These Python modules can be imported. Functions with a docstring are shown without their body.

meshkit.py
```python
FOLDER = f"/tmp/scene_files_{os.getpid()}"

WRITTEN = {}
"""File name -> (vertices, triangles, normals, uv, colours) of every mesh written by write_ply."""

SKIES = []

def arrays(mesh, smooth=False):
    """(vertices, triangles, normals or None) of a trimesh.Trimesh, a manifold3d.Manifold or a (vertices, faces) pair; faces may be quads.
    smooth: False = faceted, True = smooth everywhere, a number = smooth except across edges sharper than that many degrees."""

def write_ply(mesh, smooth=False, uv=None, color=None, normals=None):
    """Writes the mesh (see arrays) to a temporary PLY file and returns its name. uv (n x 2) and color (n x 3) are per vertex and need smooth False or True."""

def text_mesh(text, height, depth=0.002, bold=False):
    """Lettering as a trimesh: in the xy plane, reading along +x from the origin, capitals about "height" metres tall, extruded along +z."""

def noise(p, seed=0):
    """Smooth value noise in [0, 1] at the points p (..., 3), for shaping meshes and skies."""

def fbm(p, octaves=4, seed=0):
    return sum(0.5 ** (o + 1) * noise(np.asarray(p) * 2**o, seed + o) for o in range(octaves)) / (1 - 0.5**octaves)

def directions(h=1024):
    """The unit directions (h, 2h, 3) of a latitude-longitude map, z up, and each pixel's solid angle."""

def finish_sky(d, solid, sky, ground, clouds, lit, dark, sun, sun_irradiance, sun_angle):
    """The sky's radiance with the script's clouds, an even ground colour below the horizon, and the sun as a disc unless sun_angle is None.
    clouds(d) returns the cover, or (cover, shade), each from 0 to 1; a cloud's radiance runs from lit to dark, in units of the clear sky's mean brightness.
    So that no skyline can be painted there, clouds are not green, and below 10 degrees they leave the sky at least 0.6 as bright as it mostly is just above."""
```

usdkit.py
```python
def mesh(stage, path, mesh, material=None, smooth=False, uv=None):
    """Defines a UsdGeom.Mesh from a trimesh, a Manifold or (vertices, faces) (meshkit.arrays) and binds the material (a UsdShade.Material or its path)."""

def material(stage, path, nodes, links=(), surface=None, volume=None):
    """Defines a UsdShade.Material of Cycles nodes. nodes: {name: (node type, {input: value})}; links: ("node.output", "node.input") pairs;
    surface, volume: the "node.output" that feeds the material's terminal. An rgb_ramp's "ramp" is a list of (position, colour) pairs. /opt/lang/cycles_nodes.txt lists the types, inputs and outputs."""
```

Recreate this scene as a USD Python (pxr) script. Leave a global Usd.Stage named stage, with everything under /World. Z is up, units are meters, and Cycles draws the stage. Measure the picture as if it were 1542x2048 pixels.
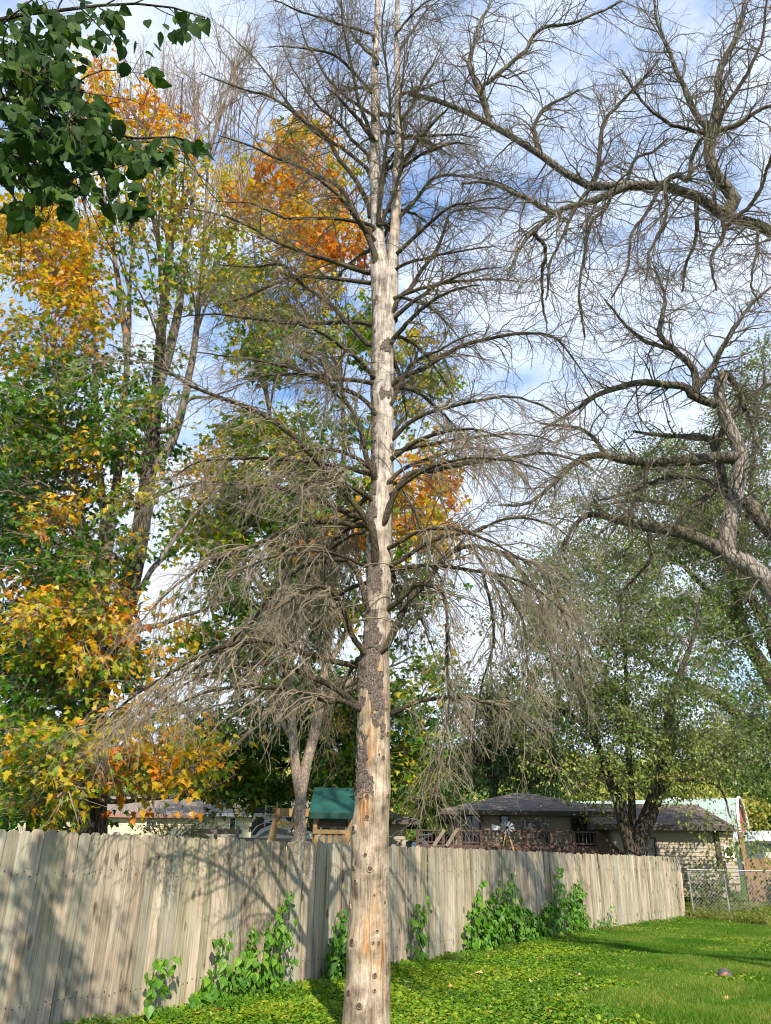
import math, numpy as np, trimesh, usdkit, meshkit
from pxr import Usd, UsdGeom, UsdLux, UsdShade, Gf, Sdf, Vt

# ---------------------------------------------------------------- camera, sky, sun, exposure
EXPOSURE = 0.8
SUN_AZ, SUN_EL, SUN_I = math.radians(167), math.radians(39), 1.15
SKY = 0.13
FOC, CX, CY, CAMH, ROLL = 1540.0, 771.0, 1024.0, 1.61, 0.015
PITCH = math.atan(696 / FOC)
stage = Usd.Stage.CreateInMemory()
UsdGeom.SetStageUpAxis(stage, "Z"); UsdGeom.SetStageMetersPerUnit(stage, 1.0)
UsdGeom.Xform.Define(stage, "/World"); UsdGeom.Scope.Define(stage, "/World/Looks")
cF = np.array([0, math.cos(PITCH), math.sin(PITCH)]); _r = np.array([1.0, 0, 0]); _u = np.array([0, -math.sin(PITCH), math.cos(PITCH)])
cR = math.cos(ROLL) * _r + math.sin(ROLL) * _u; cU = -math.sin(ROLL) * _r + math.cos(ROLL) * _u
CAM = np.array([0, 0, CAMH])
cam = UsdGeom.Camera.Define(stage, "/World/camera")
m = np.eye(4); m[0, :3], m[1, :3], m[2, :3], m[3, :3] = cR, cU, -cF, CAM
cam.AddTransformOp().Set(Gf.Matrix4d(*m.ravel().tolist()))
cam.CreateHorizontalApertureAttr(36.0); cam.CreateFocalLengthAttr(36.0 * FOC / 1542.0)
cam.CreateClippingRangeAttr((0.05, 5000.0)); cam.CreateExposureAttr(EXPOSURE)
SUN = np.array([math.sin(SUN_AZ) * math.cos(SUN_EL), math.cos(SUN_AZ) * math.cos(SUN_EL), math.sin(SUN_EL)])

def M(name, nodes, links, surface, volume=None):
    return usdkit.material(stage, "/World/Looks/" + name, nodes, links, surface=surface, volume=volume)

dome = UsdLux.DomeLight.Define(stage, "/World/sky")
skymat = M("sky_look", {
    "tc": ("texture_coordinate", {}), "map": ("mapping", {"scale": (1.0, 1.0, 2.4)}),
    "map2": ("mapping", {"scale": (1.0, 1.3, 3.0), "location": (3.1, 1.7, 0.4)}),
    "n1": ("noise_texture", {"scale": 2.6, "detail": 8.0, "roughness": 0.62, "distortion": 0.35}),
    "n2": ("noise_texture", {"scale": 7.0, "detail": 6.0, "roughness": 0.6, "distortion": 0.2}),
    "mixn": ("math", {"math_type": "multiply_add", "value2": 0.35, "value3": 0.0}),
    "addn": ("math", {"math_type": "add"}),
    "sep": ("separate_xyz", {}),
    "low": ("map_range", {"from_min": 0.25, "from_max": 0.85, "to_min": 0.24, "to_max": -0.04, "clamp": True}),
    "add2": ("math", {"math_type": "add"}),
    "ramp": ("rgb_ramp", {"ramp": [(0.0, (0, 0, 0)), (0.52, (0.08, 0.08, 0.08)), (0.68, (0.42, 0.42, 0.42)), (0.82, (0.82, 0.82, 0.82)), (1.0, (1, 1, 1))]}),
    "sky": ("sky_texture", {"sky_type": "single_scattering", "sun_disc": False, "sun_elevation": SUN_EL, "sun_rotation": SUN_AZ, "air_density": 1.0, "aerosol_density": 0.4, "ozone_density": 3.0}),
    "sat": ("hsv", {"hue": 0.5, "saturation": 1.75, "value": 1.35, "fac": 1.0}), "mix": ("mix_color", {"blend_type": "mix", "b": (4.95, 5.4, 6.15), "use_clamp": False}),
    "bg": ("background_shader", {"strength": SKY})},
    [("tc.generated", "map.vector"), ("tc.generated", "map2.vector"), ("map.vector", "n1.vector"), ("map2.vector", "n2.vector"), ("n2.fac", "mixn.value1"),
     ("n1.fac", "addn.value1"), ("mixn.value", "addn.value2"), ("tc.generated", "sep.vector"), ("sep.z", "low.value"), ("addn.value", "add2.value1"), ("low.result", "add2.value2"),
     ("add2.value", "ramp.fac"), ("ramp.color", "mix.fac"), ("sky.color", "sat.color"), ("sat.color", "mix.a"), ("mix.result", "bg.color")], "bg.background")
UsdShade.MaterialBindingAPI.Apply(dome.GetPrim()).Bind(skymat)
dome.GetPrim().SetCustomDataByKey("kind", "structure")
sun = UsdLux.DistantLight.Define(stage, "/World/sun")
sun.CreateIntensityAttr(SUN_I); sun.CreateAngleAttr(0.53); sun.CreateColorAttr(Gf.Vec3f(1.0, 0.90, 0.76)); sun.CreateNormalizeAttr(True)
zx = SUN; xx = np.cross([0, 0, 1], zx); xx /= np.linalg.norm(xx); yx = np.cross(zx, xx)
m = np.eye(4); m[0, :3], m[1, :3], m[2, :3] = xx, yx, zx
sun.AddTransformOp().Set(Gf.Matrix4d(*m.ravel().tolist()))

# ---------------------------------------------------------------- helpers
rng = np.random.default_rng(7)
used = {}
def numbered(path):
    n = used.get(path, -1) + 1; used[path] = n
    return path if n == 0 else f"{path}_{n:03d}"

def ray(x, y): return cF + (x - CX) / FOC * cR + (CY - y) / FOC * cU
def at(x, y, Y):
    """the point of the line of sight through a photo pixel that lies at distance Y"""
    d = ray(x, y); return CAM + d * (Y / d[1])
def gnd(x, y, z=0.0):
    d = ray(x, y); return CAM + d * ((z - CAMH) / d[2])
def wdepth(P): return (np.asarray(P) - CAM) @ cF
def pix(P):
    d = np.asarray(P, float) - CAM; w = d @ cF
    return np.stack([CX + FOC * (d @ cR) / w, CY - FOC * (d @ cU) / w], -1)

def tag(prim, label=None, cat=None, group=None, kind=None):
    p = prim.GetPrim() if hasattr(prim, "GetPrim") else prim
    for k, v in (("label", label), ("category", cat), ("group", group), ("kind", kind)):
        if v: p.SetCustomDataByKey(k, v)
    return prim
def thing(name, label, cat, group=None, kind=None):
    x = UsdGeom.Xform.Define(stage, numbered("/World/" + name)); tag(x, label, cat, group, kind); return x
def pth(parent): return "/World" if parent is None else str(parent.GetPath())
def put(name, mesh, mat, parent=None, smooth=False, kind=None, label=None, tint=None):
    o = usdkit.mesh(stage, numbered(pth(parent) + "/" + name), mesh, mat, smooth=smooth)
    if kind or label: tag(o, label=label, kind=kind)
    if tint is not None:
        UsdGeom.PrimvarsAPI(o).CreatePrimvar("tint", Sdf.ValueTypeNames.FloatArray, "vertex").Set(Vt.FloatArray.FromNumpy(np.asarray(tint, np.float32)))
    o.CreateDoubleSidedAttr(True)
    return o

def cat_meshes(ms):
    v, f, n = [], [], 0
    for a, b in ms:
        v.append(a); f.append(b + n); n += len(a)
    return np.vstack(v), np.vstack(f)

BOXF = np.array([[0, 2, 1], [0, 3, 2], [4, 5, 6], [4, 6, 7], [0, 1, 5], [0, 5, 4], [1, 2, 6], [1, 6, 5], [2, 3, 7], [2, 7, 6], [3, 0, 4], [3, 4, 7]])
class Frame:
    """a local frame: along (a), depth (d), up (z)"""
    def __init__(s, O, along, z=(0, 0, 1)):
        s.O = np.array(O, float); a = np.array([along[0], along[1], 0.0]); s.a = a / np.linalg.norm(a)
        s.d = np.array([-s.a[1], s.a[0], 0.0]); s.z = np.array([0, 0, 1.0])
    def P(s, p):
        p = np.asarray(p, float); return s.O + p[..., :1] * s.a + p[..., 1:2] * s.d + p[..., 2:3] * s.z
    def box(s, a0, a1, d0, d1, z0, z1):
        c = np.array([[a0, d0, z0], [a1, d0, z0], [a1, d1, z0], [a0, d1, z0], [a0, d0, z1], [a1, d0, z1], [a1, d1, z1], [a0, d1, z1]])
        return s.P(c), BOXF
    def prism(s, poly, d0, d1):
        """polygon in (along, up), extruded in depth"""
        from shapely.geometry import Polygon
        g = trimesh.creation.extrude_polygon(Polygon(poly), d1 - d0, engine="earcut")
        v = np.array(g.vertices); return s.P(np.stack([v[:, 0], d0 + v[:, 2], v[:, 1]], 1)), np.array(g.faces)[:, ::-1]
def bar(p, q, w, h=None):
    """square bar from p to q"""
    p, q = np.array(p, float), np.array(q, float); t = q - p; t /= np.linalg.norm(t); h = h or w
    a = np.cross(t, [0, 0, 1.0]); 
    if np.linalg.norm(a) < 1e-3: a = np.array([1.0, 0, 0])
    a /= np.linalg.norm(a); b = np.cross(a, t)
    c = [(-1, -1), (1, -1), (1, 1), (-1, 1)]
    v = np.array([p + a * i * w / 2 + b * j * h / 2 for i, j in c] + [q + a * i * w / 2 + b * j * h / 2 for i, j in c])
    return v, BOXF

def tubes(P, R, sides=5, cap=False):
    """P (n, K, 3), R (n, K): n tubes as one mesh"""
    P = np.asarray(P, float); R = np.asarray(R, float); n, K = P.shape[:2]
    T = np.gradient(P, axis=1); T /= np.linalg.norm(T, axis=2, keepdims=True) + 1e-12
    mt = np.abs(P[:, -1] - P[:, 0]); ref = np.eye(3)[np.argmin(mt, 1)][:, None]
    A = np.cross(T, ref); A /= np.linalg.norm(A, axis=2, keepdims=True) + 1e-12; B = np.cross(T, A)
    ang = np.arange(sides) * 2 * np.pi / sides
    V = P[:, :, None] + R[:, :, None, None] * (np.cos(ang)[None, None, :, None] * A[:, :, None] + np.sin(ang)[None, None, :, None] * B[:, :, None])
    i, j = np.meshgrid(np.arange(K - 1), np.arange(sides), indexing="ij"); j2 = (j + 1) % sides
    q = np.stack([i * sides + j, i * sides + j2, (i + 1) * sides + j2, (i + 1) * sides + j], -1).reshape(-1, 4)
    f = np.vstack([q[:, [0, 1, 2]], q[:, [0, 2, 3]]])
    if cap:
        f = np.vstack([f, [[(K - 1) * sides, (K - 1) * sides + k, (K - 1) * sides + k + 1] for k in range(1, sides - 1)]])
    F = (f[None] + (np.arange(n) * K * sides)[:, None, None]).reshape(-1, 3)
    return V.reshape(-1, 3), F

def spline(pts, n):
    """Catmull-Rom through the points, n samples"""
    p = np.asarray(pts, float); 
    if len(p) == 2: return p[0] + np.linspace(0, 1, n)[:, None] * (p[1] - p[0])
    q = np.vstack([2 * p[0] - p[1], p, 2 * p[-1] - p[-2]])
    L = np.r_[0, np.cumsum(np.linalg.norm(np.diff(p, axis=0), axis=1))]
    s = np.linspace(0, L[-1], n); k = np.clip(np.searchsorted(L, s, "right") - 1, 0, len(p) - 2)
    t = ((s - L[k]) / np.maximum(L[k + 1] - L[k], 1e-9))[:, None]
    a, b, c, d = q[k], q[k + 1], q[k + 2], q[k + 3]
    return 0.5 * (2 * b + (c - a) * t + (2 * a - 5 * b + 4 * c - d) * t**2 + (3 * b - a - 3 * c + d) * t**3)

def children(P, R, n, t0, t1, ang, length, K, wob, pull, rfac, rmax, rend, g, taper=0.4, zig=0.0, flat=0.0):
    """n children on each of the parents P (N, K0, 3). pull: a vector added to the direction at each step (droop or lift)."""
    N, K0 = P.shape[:2]; n = np.broadcast_to(n, (N,)).astype(int); idx = np.repeat(np.arange(N), n); m_ = len(idx)
    if m_ == 0: return np.zeros((0, K, 3)), np.zeros((0, K)), idx
    first = np.r_[0, np.cumsum(n)[:-1]]; k = np.arange(m_) - first[idx]
    t = t0 + (t1 - t0) * (k + g.random(m_)) / n[idx]
    x = t * (K0 - 1); i = np.minimum(x.astype(int), K0 - 2); fr = (x - i)[:, None]
    S = P[idx, i] * (1 - fr) + P[idx, i + 1] * fr; rp = R[idx, i] * (1 - fr[:, 0]) + R[idx, i + 1] * fr[:, 0]
    T = P[idx, i + 1] - P[idx, i]; T /= np.linalg.norm(T, axis=1, keepdims=True) + 1e-9
    q = g.normal(size=(m_, 3))
    if flat: q[:, 2] *= 1 - flat
    q -= (q * T).sum(1, keepdims=True) * T; q /= np.linalg.norm(q, axis=1, keepdims=True) + 1e-9
    a = ang * (0.7 + 0.6 * g.random(m_))[:, None]
    D = np.cos(a) * T + np.sin(a) * q
    L = length * (0.45 + 0.9 * g.random(m_)) * (1 - taper * t)
    out = np.empty((m_, K, 3)); out[:, 0] = S; pull = np.broadcast_to(np.asarray(pull, float), (m_, 3)) if np.ndim(pull) < 2 else np.asarray(pull)[idx]
    zz = g.normal(size=(m_, 3))
    for s in range(1, K):
        D = D + pull / (K - 1) + g.normal(size=(m_, 3)) * wob + zig * zz * (1 if s % 2 else -1)
        D /= np.linalg.norm(D, axis=1, keepdims=True)
        out[:, s] = out[:, s - 1] + D * (L / (K - 1))[:, None]
    r0 = np.minimum(rp * rfac, rmax); r1 = np.minimum(rend, r0)
    return out, r0[:, None] + (r1 - r0)[:, None] * np.linspace(0, 1, K)[None], idx

# leaves: outlines (along, side), fan from a centre
def mirror(h): return np.array(h + [(a, -b) for a, b in h[::-1] if b > 1e-6])
SHAPES = {
    "maple": (mirror([(0, 0), (-0.06, 0.24), (0.12, 0.26), (0.22, 0.55), (0.40, 0.27), (0.56, 0.19), (0.64, 0.29), (0.72, 0.13), (1.0, 0)]), (0.28, 0)),
    "maple_small": (mirror([(0, 0), (0.0, 0.28), (0.26, 0.52), (0.44, 0.2), (1.0, 0)]), (0.28, 0)),
    "heart": (mirror([(0, 0), (-0.10, 0.20), (0.04, 0.40), (0.34, 0.42), (0.68, 0.22), (1.0, 0)]), (0.3, 0)),
    "oval": (mirror([(0, 0), (0.02, 0.28), (0.30, 0.43), (0.62, 0.36), (0.86, 0.14), (1.0, 0)]), (0.4, 0)),
    "round": (mirror([(0, 0), (0.0, 0.35), (0.45, 0.5), (0.9, 0.25)]), (0.45, 0)),
    "lance": (mirror([(0, 0), (0.4, 0.34), (1.0, 0)]), None),
}
def leaves(pos, size, u, nrm, shape, fold=0.18, curl=0.12):
    """leaf meshes at pos; u: direction of the tip; nrm: about the normal. Returns (V, F) and vertices per leaf."""
    pos = np.asarray(pos, float); n = len(pos)
    u = u / (np.linalg.norm(u, axis=1, keepdims=True) + 1e-9); v = np.cross(nrm, u); v /= np.linalg.norm(v, axis=1, keepdims=True) + 1e-9; w = np.cross(u, v)
    o, c = SHAPES[shape]
    if c is not None: pts = np.vstack([o, [c]]); k = len(o); f = np.array([[i, (i + 1) % k, k] for i in range(k)])
    else: pts = o; f = np.array([[0, 1, 2], [0, 2, 3]]) if len(o) == 4 else np.array([[0, i, i + 1] for i in range(1, len(o) - 1)])
    rf_g = np.random.default_rng(n); h = (fold * rf_g.uniform(-0.4, 2.2, (n, 1))) * np.abs(pts[:, 1])[None] - (curl * rf_g.uniform(-0.5, 2.8, (n, 1))) * (pts[:, 0] ** 2)[None] + 0.10 * rf_g.normal(size=(n, 1)) * (pts[:, 0] * pts[:, 1])[None]
    s = np.broadcast_to(size, (n,))[:, None, None]
    V = pos[:, None] + s * (pts[None, :, :1] * u[:, None] + pts[None, :, 1:2] * v[:, None] + h[:, :, None] * w[:, None])
    F = (f[None] + (np.arange(n) * len(pts))[:, None, None]).reshape(-1, 3)
    return V.reshape(-1, 3), F, len(pts), len(f)

# ---------------------------------------------------------------- materials
def plain(name, col, rough=0.7, var=0.15, scale=6.0, bump=0.0, bscale=60.0, metal=0.0, vec=(1, 1, 1), spec=0.4):
    c = np.array(col)
    nodes = {"tc": ("texture_coordinate", {}), "map": ("mapping", {"scale": vec}), "n": ("noise_texture", {"scale": scale, "detail": 6.0, "roughness": 0.6}),
             "oi": ("object_info", {}), "ad": ("vector_math", {"math_type": "multiply_add", "vector2": (37.0, 17.0, 29.0)}),
             "r": ("rgb_ramp", {"ramp": [(0.25, tuple(c * (1 - var))), (0.75, tuple(np.minimum(c * (1 + var), 0.95)))]}),
             "p": ("principled_bsdf", {"roughness": rough, "metallic": metal, "specular_ior_level": spec})}
    links = [("tc.object", "map.vector"), ("map.vector", "n.vector"), ("n.fac", "r.fac"), ("r.color", "p.base_color")]
    nodes.pop("oi"); nodes.pop("ad")
    if bump:
        nodes["bn"] = ("noise_texture", {"scale": bscale, "detail": 5.0, "roughness": 0.65}); nodes["b"] = ("bump", {"strength": bump, "distance": 0.02})
        links += [("map.vector", "bn.vector"), ("bn.fac", "b.height"), ("b.normal", "p.normal")]
    return M(name, nodes, links, "p.BSDF")

def bark(name, dark, light, scale=9.0, stretch=0.25, strength=0.9, rough=0.85, moss=None):
    nodes = {"tc": ("texture_coordinate", {}), "map": ("mapping", {"scale": (1, 1, stretch)}),
             "v": ("voronoi_texture", {"feature": "distance_to_edge", "scale": scale}), "n": ("noise_texture", {"scale": scale * 2.2, "detail": 7.0, "roughness": 0.7}),
             "nd": ("noise_texture", {"scale": scale * 0.7, "detail": 3.0}), "warp": ("vector_math", {"math_type": "multiply_add", "vector2": (0.12, 0.12, 0.12)}),
             "vr": ("map_range", {"from_min": 0.0, "from_max": 0.14, "to_min": 0.0, "to_max": 1.0, "clamp": True}),
             "m": ("math", {"math_type": "multiply"}), "r": ("rgb_ramp", {"ramp": [(0.05, dark), (0.55, tuple((np.array(dark) + np.array(light)) / 2)), (0.8, light)]}),
             "b": ("bump", {"strength": strength, "distance": 0.03}), "p": ("principled_bsdf", {"roughness": rough, "specular_ior_level": 0.2})}
    links = [("tc.object", "map.vector"), ("map.vector", "nd.vector"), ("nd.color", "warp.vector1"), ("map.vector", "warp.vector3"), ("warp.vector", "v.vector"), ("map.vector", "n.vector"),
             ("v.distance", "vr.value"), ("vr.result", "m.value1"), ("n.fac", "m.value2"), ("m.value", "r.fac"), ("m.value", "b.height"), ("b.normal", "p.normal")]
    if moss:
        nodes["mn"] = ("noise_texture", {"scale": 3.0, "detail": 5.0, "roughness": 0.7}); nodes["mr"] = ("map_range", {"from_min": 0.50, "from_max": 0.66, "to_min": 0.0, "to_max": 0.75, "clamp": True})
        nodes["mm"] = ("mix_color", {"b": moss})
        links += [("tc.object", "mn.vector"), ("mn.fac", "mr.value"), ("mr.result", "mm.fac"), ("r.color", "mm.a"), ("mm.result", "p.base_color")]
    else: links.append(("r.color", "p.base_color"))
    return M(name, nodes, links, "p.BSDF")

def leafmat(name, ramp, trans=0.45, rough=0.45, spec=0.35, tboost=1.3):
    nodes = {"a": ("attribute", {"attribute": "tint"}), "r": ("rgb_ramp", {"ramp": ramp}),
             "tc": ("texture_coordinate", {}), "n": ("noise_texture", {"scale": 45.0, "detail": 2.0}), "nm": ("map_range", {"from_min": 0.3, "from_max": 0.7, "to_min": 0.78, "to_max": 1.2}),
             "h": ("hsv", {"hue": 0.5, "saturation": 1.0}), "p": ("principled_bsdf", {"roughness": rough, "specular_ior_level": spec}),
             "tb": ("hsv", {"hue": 0.5, "saturation": 1.1, "value": tboost}), "t": ("translucent_bsdf", {}), "mx": ("mix_closure", {"fac": trans})}
    links = [("a.fac", "r.fac"), ("tc.object", "n.vector"), ("n.fac", "nm.value"), ("nm.result", "h.value"), ("r.color", "h.color"), ("h.color", "p.base_color"),
             ("h.color", "tb.color"), ("tb.color", "t.color"), ("p.BSDF", "mx.closure1"), ("t.BSDF", "mx.closure2")]
    return M(name, nodes, links, "mx.closure")

L = {}
L["maple"] = leafmat("maple_leaf_look", [(0.0, (0.018, 0.06, 0.010)), (0.22, (0.05, 0.155, 0.014)), (0.42, (0.15, 0.25, 0.02)), (0.55, (0.46, 0.38, 0.02)), (0.68, (0.62, 0.36, 0.015)), (0.82, (0.60, 0.22, 0.012)), (0.95, (0.48, 0.12, 0.015)), (1.0, (0.40, 0.09, 0.02))])
L["green"] = leafmat("tree_leaf_look", [(0.0, (0.022, 0.05, 0.010)), (0.35, (0.07, 0.125, 0.022)), (0.6, (0.16, 0.21, 0.04)), (0.8, (0.30, 0.32, 0.06)), (1.0, (0.42, 0.38, 0.08))], trans=0.35)
L["bough"] = leafmat("bough_leaf_look", [(0.0, (0.016, 0.040, 0.008)), (0.5, (0.034, 0.075, 0.012)), (1.0, (0.10, 0.15, 0.02))], trans=0.25, rough=0.6, spec=0.12)
L["vine"] = leafmat("vine_leaf_look", [(0.0, (0.045, 0.13, 0.014)), (0.5, (0.10, 0.25, 0.018)), (1.0, (0.20, 0.34, 0.03))], trans=0.35)
L["cover"] = leafmat("ground_cover_look", [(0.0, (0.03, 0.09, 0.010)), (0.5, (0.10, 0.21, 0.014)), (0.85, (0.23, 0.31, 0.02)), (1.0, (0.34, 0.32, 0.05))], trans=0.25, spec=0.15)
L["grass"] = leafmat("grass_look", [(0.0, (0.02, 0.08, 0.006)), (0.6, (0.085, 0.20, 0.012)), (0.86, (0.18, 0.28, 0.025)), (1.0, (0.36, 0.30, 0.10))], trans=0.3, spec=0.15)
L["weed"] = leafmat("weed_look", [(0.0, (0.07, 0.14, 0.02)), (0.5, (0.20, 0.25, 0.04)), (1.0, (0.40, 0.33, 0.13))], trans=0.35)
L["dead"] = leafmat("dry_leaf_look", [(0.0, (0.30, 0.13, 0.04)), (0.5, (0.50, 0.30, 0.10)), (1.0, (0.55, 0.40, 0.2))], trans=0.2)

# weathered wood: grain along z, knots, stains; each board starts at another place
def wood(name, cols, knot=(0.07, 0.05, 0.035), zs=0.045, rand=True, scale=34.0):
    nodes = {"tc": ("texture_coordinate", {}), "oi": ("object_info", {}), "off": ("vector_math", {"math_type": "scale", "vector1": (61.0, 43.0, 87.0)}), "ad": ("vector_math", {"math_type": "add"}),
             "map": ("mapping", {"scale": (1, 1, zs)}), "n": ("noise_texture", {"scale": scale, "detail": 7.0, "roughness": 0.62, "distortion": 0.25}),
             "map2": ("mapping", {"scale": (1, 1, 0.4)}), "big": ("noise_texture", {"scale": 2.2, "detail": 4.0, "roughness": 0.6}),
             "kmap": ("mapping", {"scale": (1, 1, 0.55)}), "kw": ("noise_texture", {"scale": 20.0, "detail": 2.0}), "kadd": ("vector_math", {"math_type": "multiply_add", "vector2": (0.04, 0.04, 0.04)}),
             "k": ("voronoi_texture", {"scale": 4.6}), "kr": ("map_range", {"from_min": 0.09, "from_max": 0.20, "to_min": 0.8, "to_max": 0.0, "clamp": True}),
             "mixn": ("math", {"math_type": "multiply_add", "value2": 0.55}), "bsc": ("math", {"math_type": "multiply", "value2": 0.5}),
             "r": ("rgb_ramp", {"ramp": cols}), "hv": ("map_range", {"to_min": 0.84, "to_max": 1.10}), "h": ("hsv", {"saturation": 0.85}),
             "km": ("mix_color", {"b": knot}), "b": ("bump", {"strength": 0.5, "distance": 0.006}), "p": ("principled_bsdf", {"roughness": 0.85, "specular_ior_level": 0.15})}
    links = [("oi.random", "off.scale"), ("off.vector", "ad.vector1"), ("tc.object", "ad.vector2"), ("ad.vector", "map.vector"), ("map.vector", "n.vector"), ("ad.vector", "map2.vector"), ("map2.vector", "big.vector"),
             ("ad.vector", "kmap.vector"), ("kmap.vector", "kw.vector"), ("kw.color", "kadd.vector1"), ("kmap.vector", "kadd.vector3"), ("kadd.vector", "k.vector"), ("k.distance", "kr.value"),
             ("n.fac", "mixn.value1"), ("big.fac", "bsc.value1"), ("bsc.value", "mixn.value3"), ("mixn.value", "r.fac"), ("oi.random", "hv.value"), ("hv.result", "h.value"), ("r.color", "h.color"),
             ("kr.result", "km.fac"), ("h.color", "km.a"), ("km.result", "p.base_color"), ("n.fac", "b.height"), ("b.normal", "p.normal")]
    return M(name, nodes, links, "p.BSDF")
W = {}
W["fence"] = [wood("weathered_board_look", [(0.33, (0.110, 0.100, 0.061)), (0.45, (0.270, 0.209, 0.135)), (0.54, (0.400, 0.318, 0.213)), (0.70, (0.530, 0.437, 0.304))]),
              wood("grey_board_look", [(0.33, (0.120, 0.114, 0.074)), (0.45, (0.260, 0.218, 0.148)), (0.54, (0.330, 0.309, 0.217)), (0.70, (0.490, 0.427, 0.313))]),
              wood("green_grey_board_look", [(0.33, (0.090, 0.095, 0.048)), (0.45, (0.235, 0.209, 0.117)), (0.54, (0.350, 0.304, 0.183)), (0.70, (0.480, 0.418, 0.270))])]
W["cedar"] = wood("cedar_board_look", [(0.25, (0.11, 0.055, 0.022)), (0.5, (0.25, 0.14, 0.06)), (0.75, (0.38, 0.24, 0.11))])
W["play"] = wood("playset_wood_look", [(0.25, (0.20, 0.10, 0.025)), (0.5, (0.42, 0.24, 0.07)), (0.75, (0.55, 0.36, 0.13))])
W["deck"] = plain("dark_deck_wood_look", (0.07, 0.038, 0.025), 0.6, 0.3, 14)
W["greywood"] = plain("grey_rail_wood_look", (0.20, 0.165, 0.13), 0.8, 0.25, 20)

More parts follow.
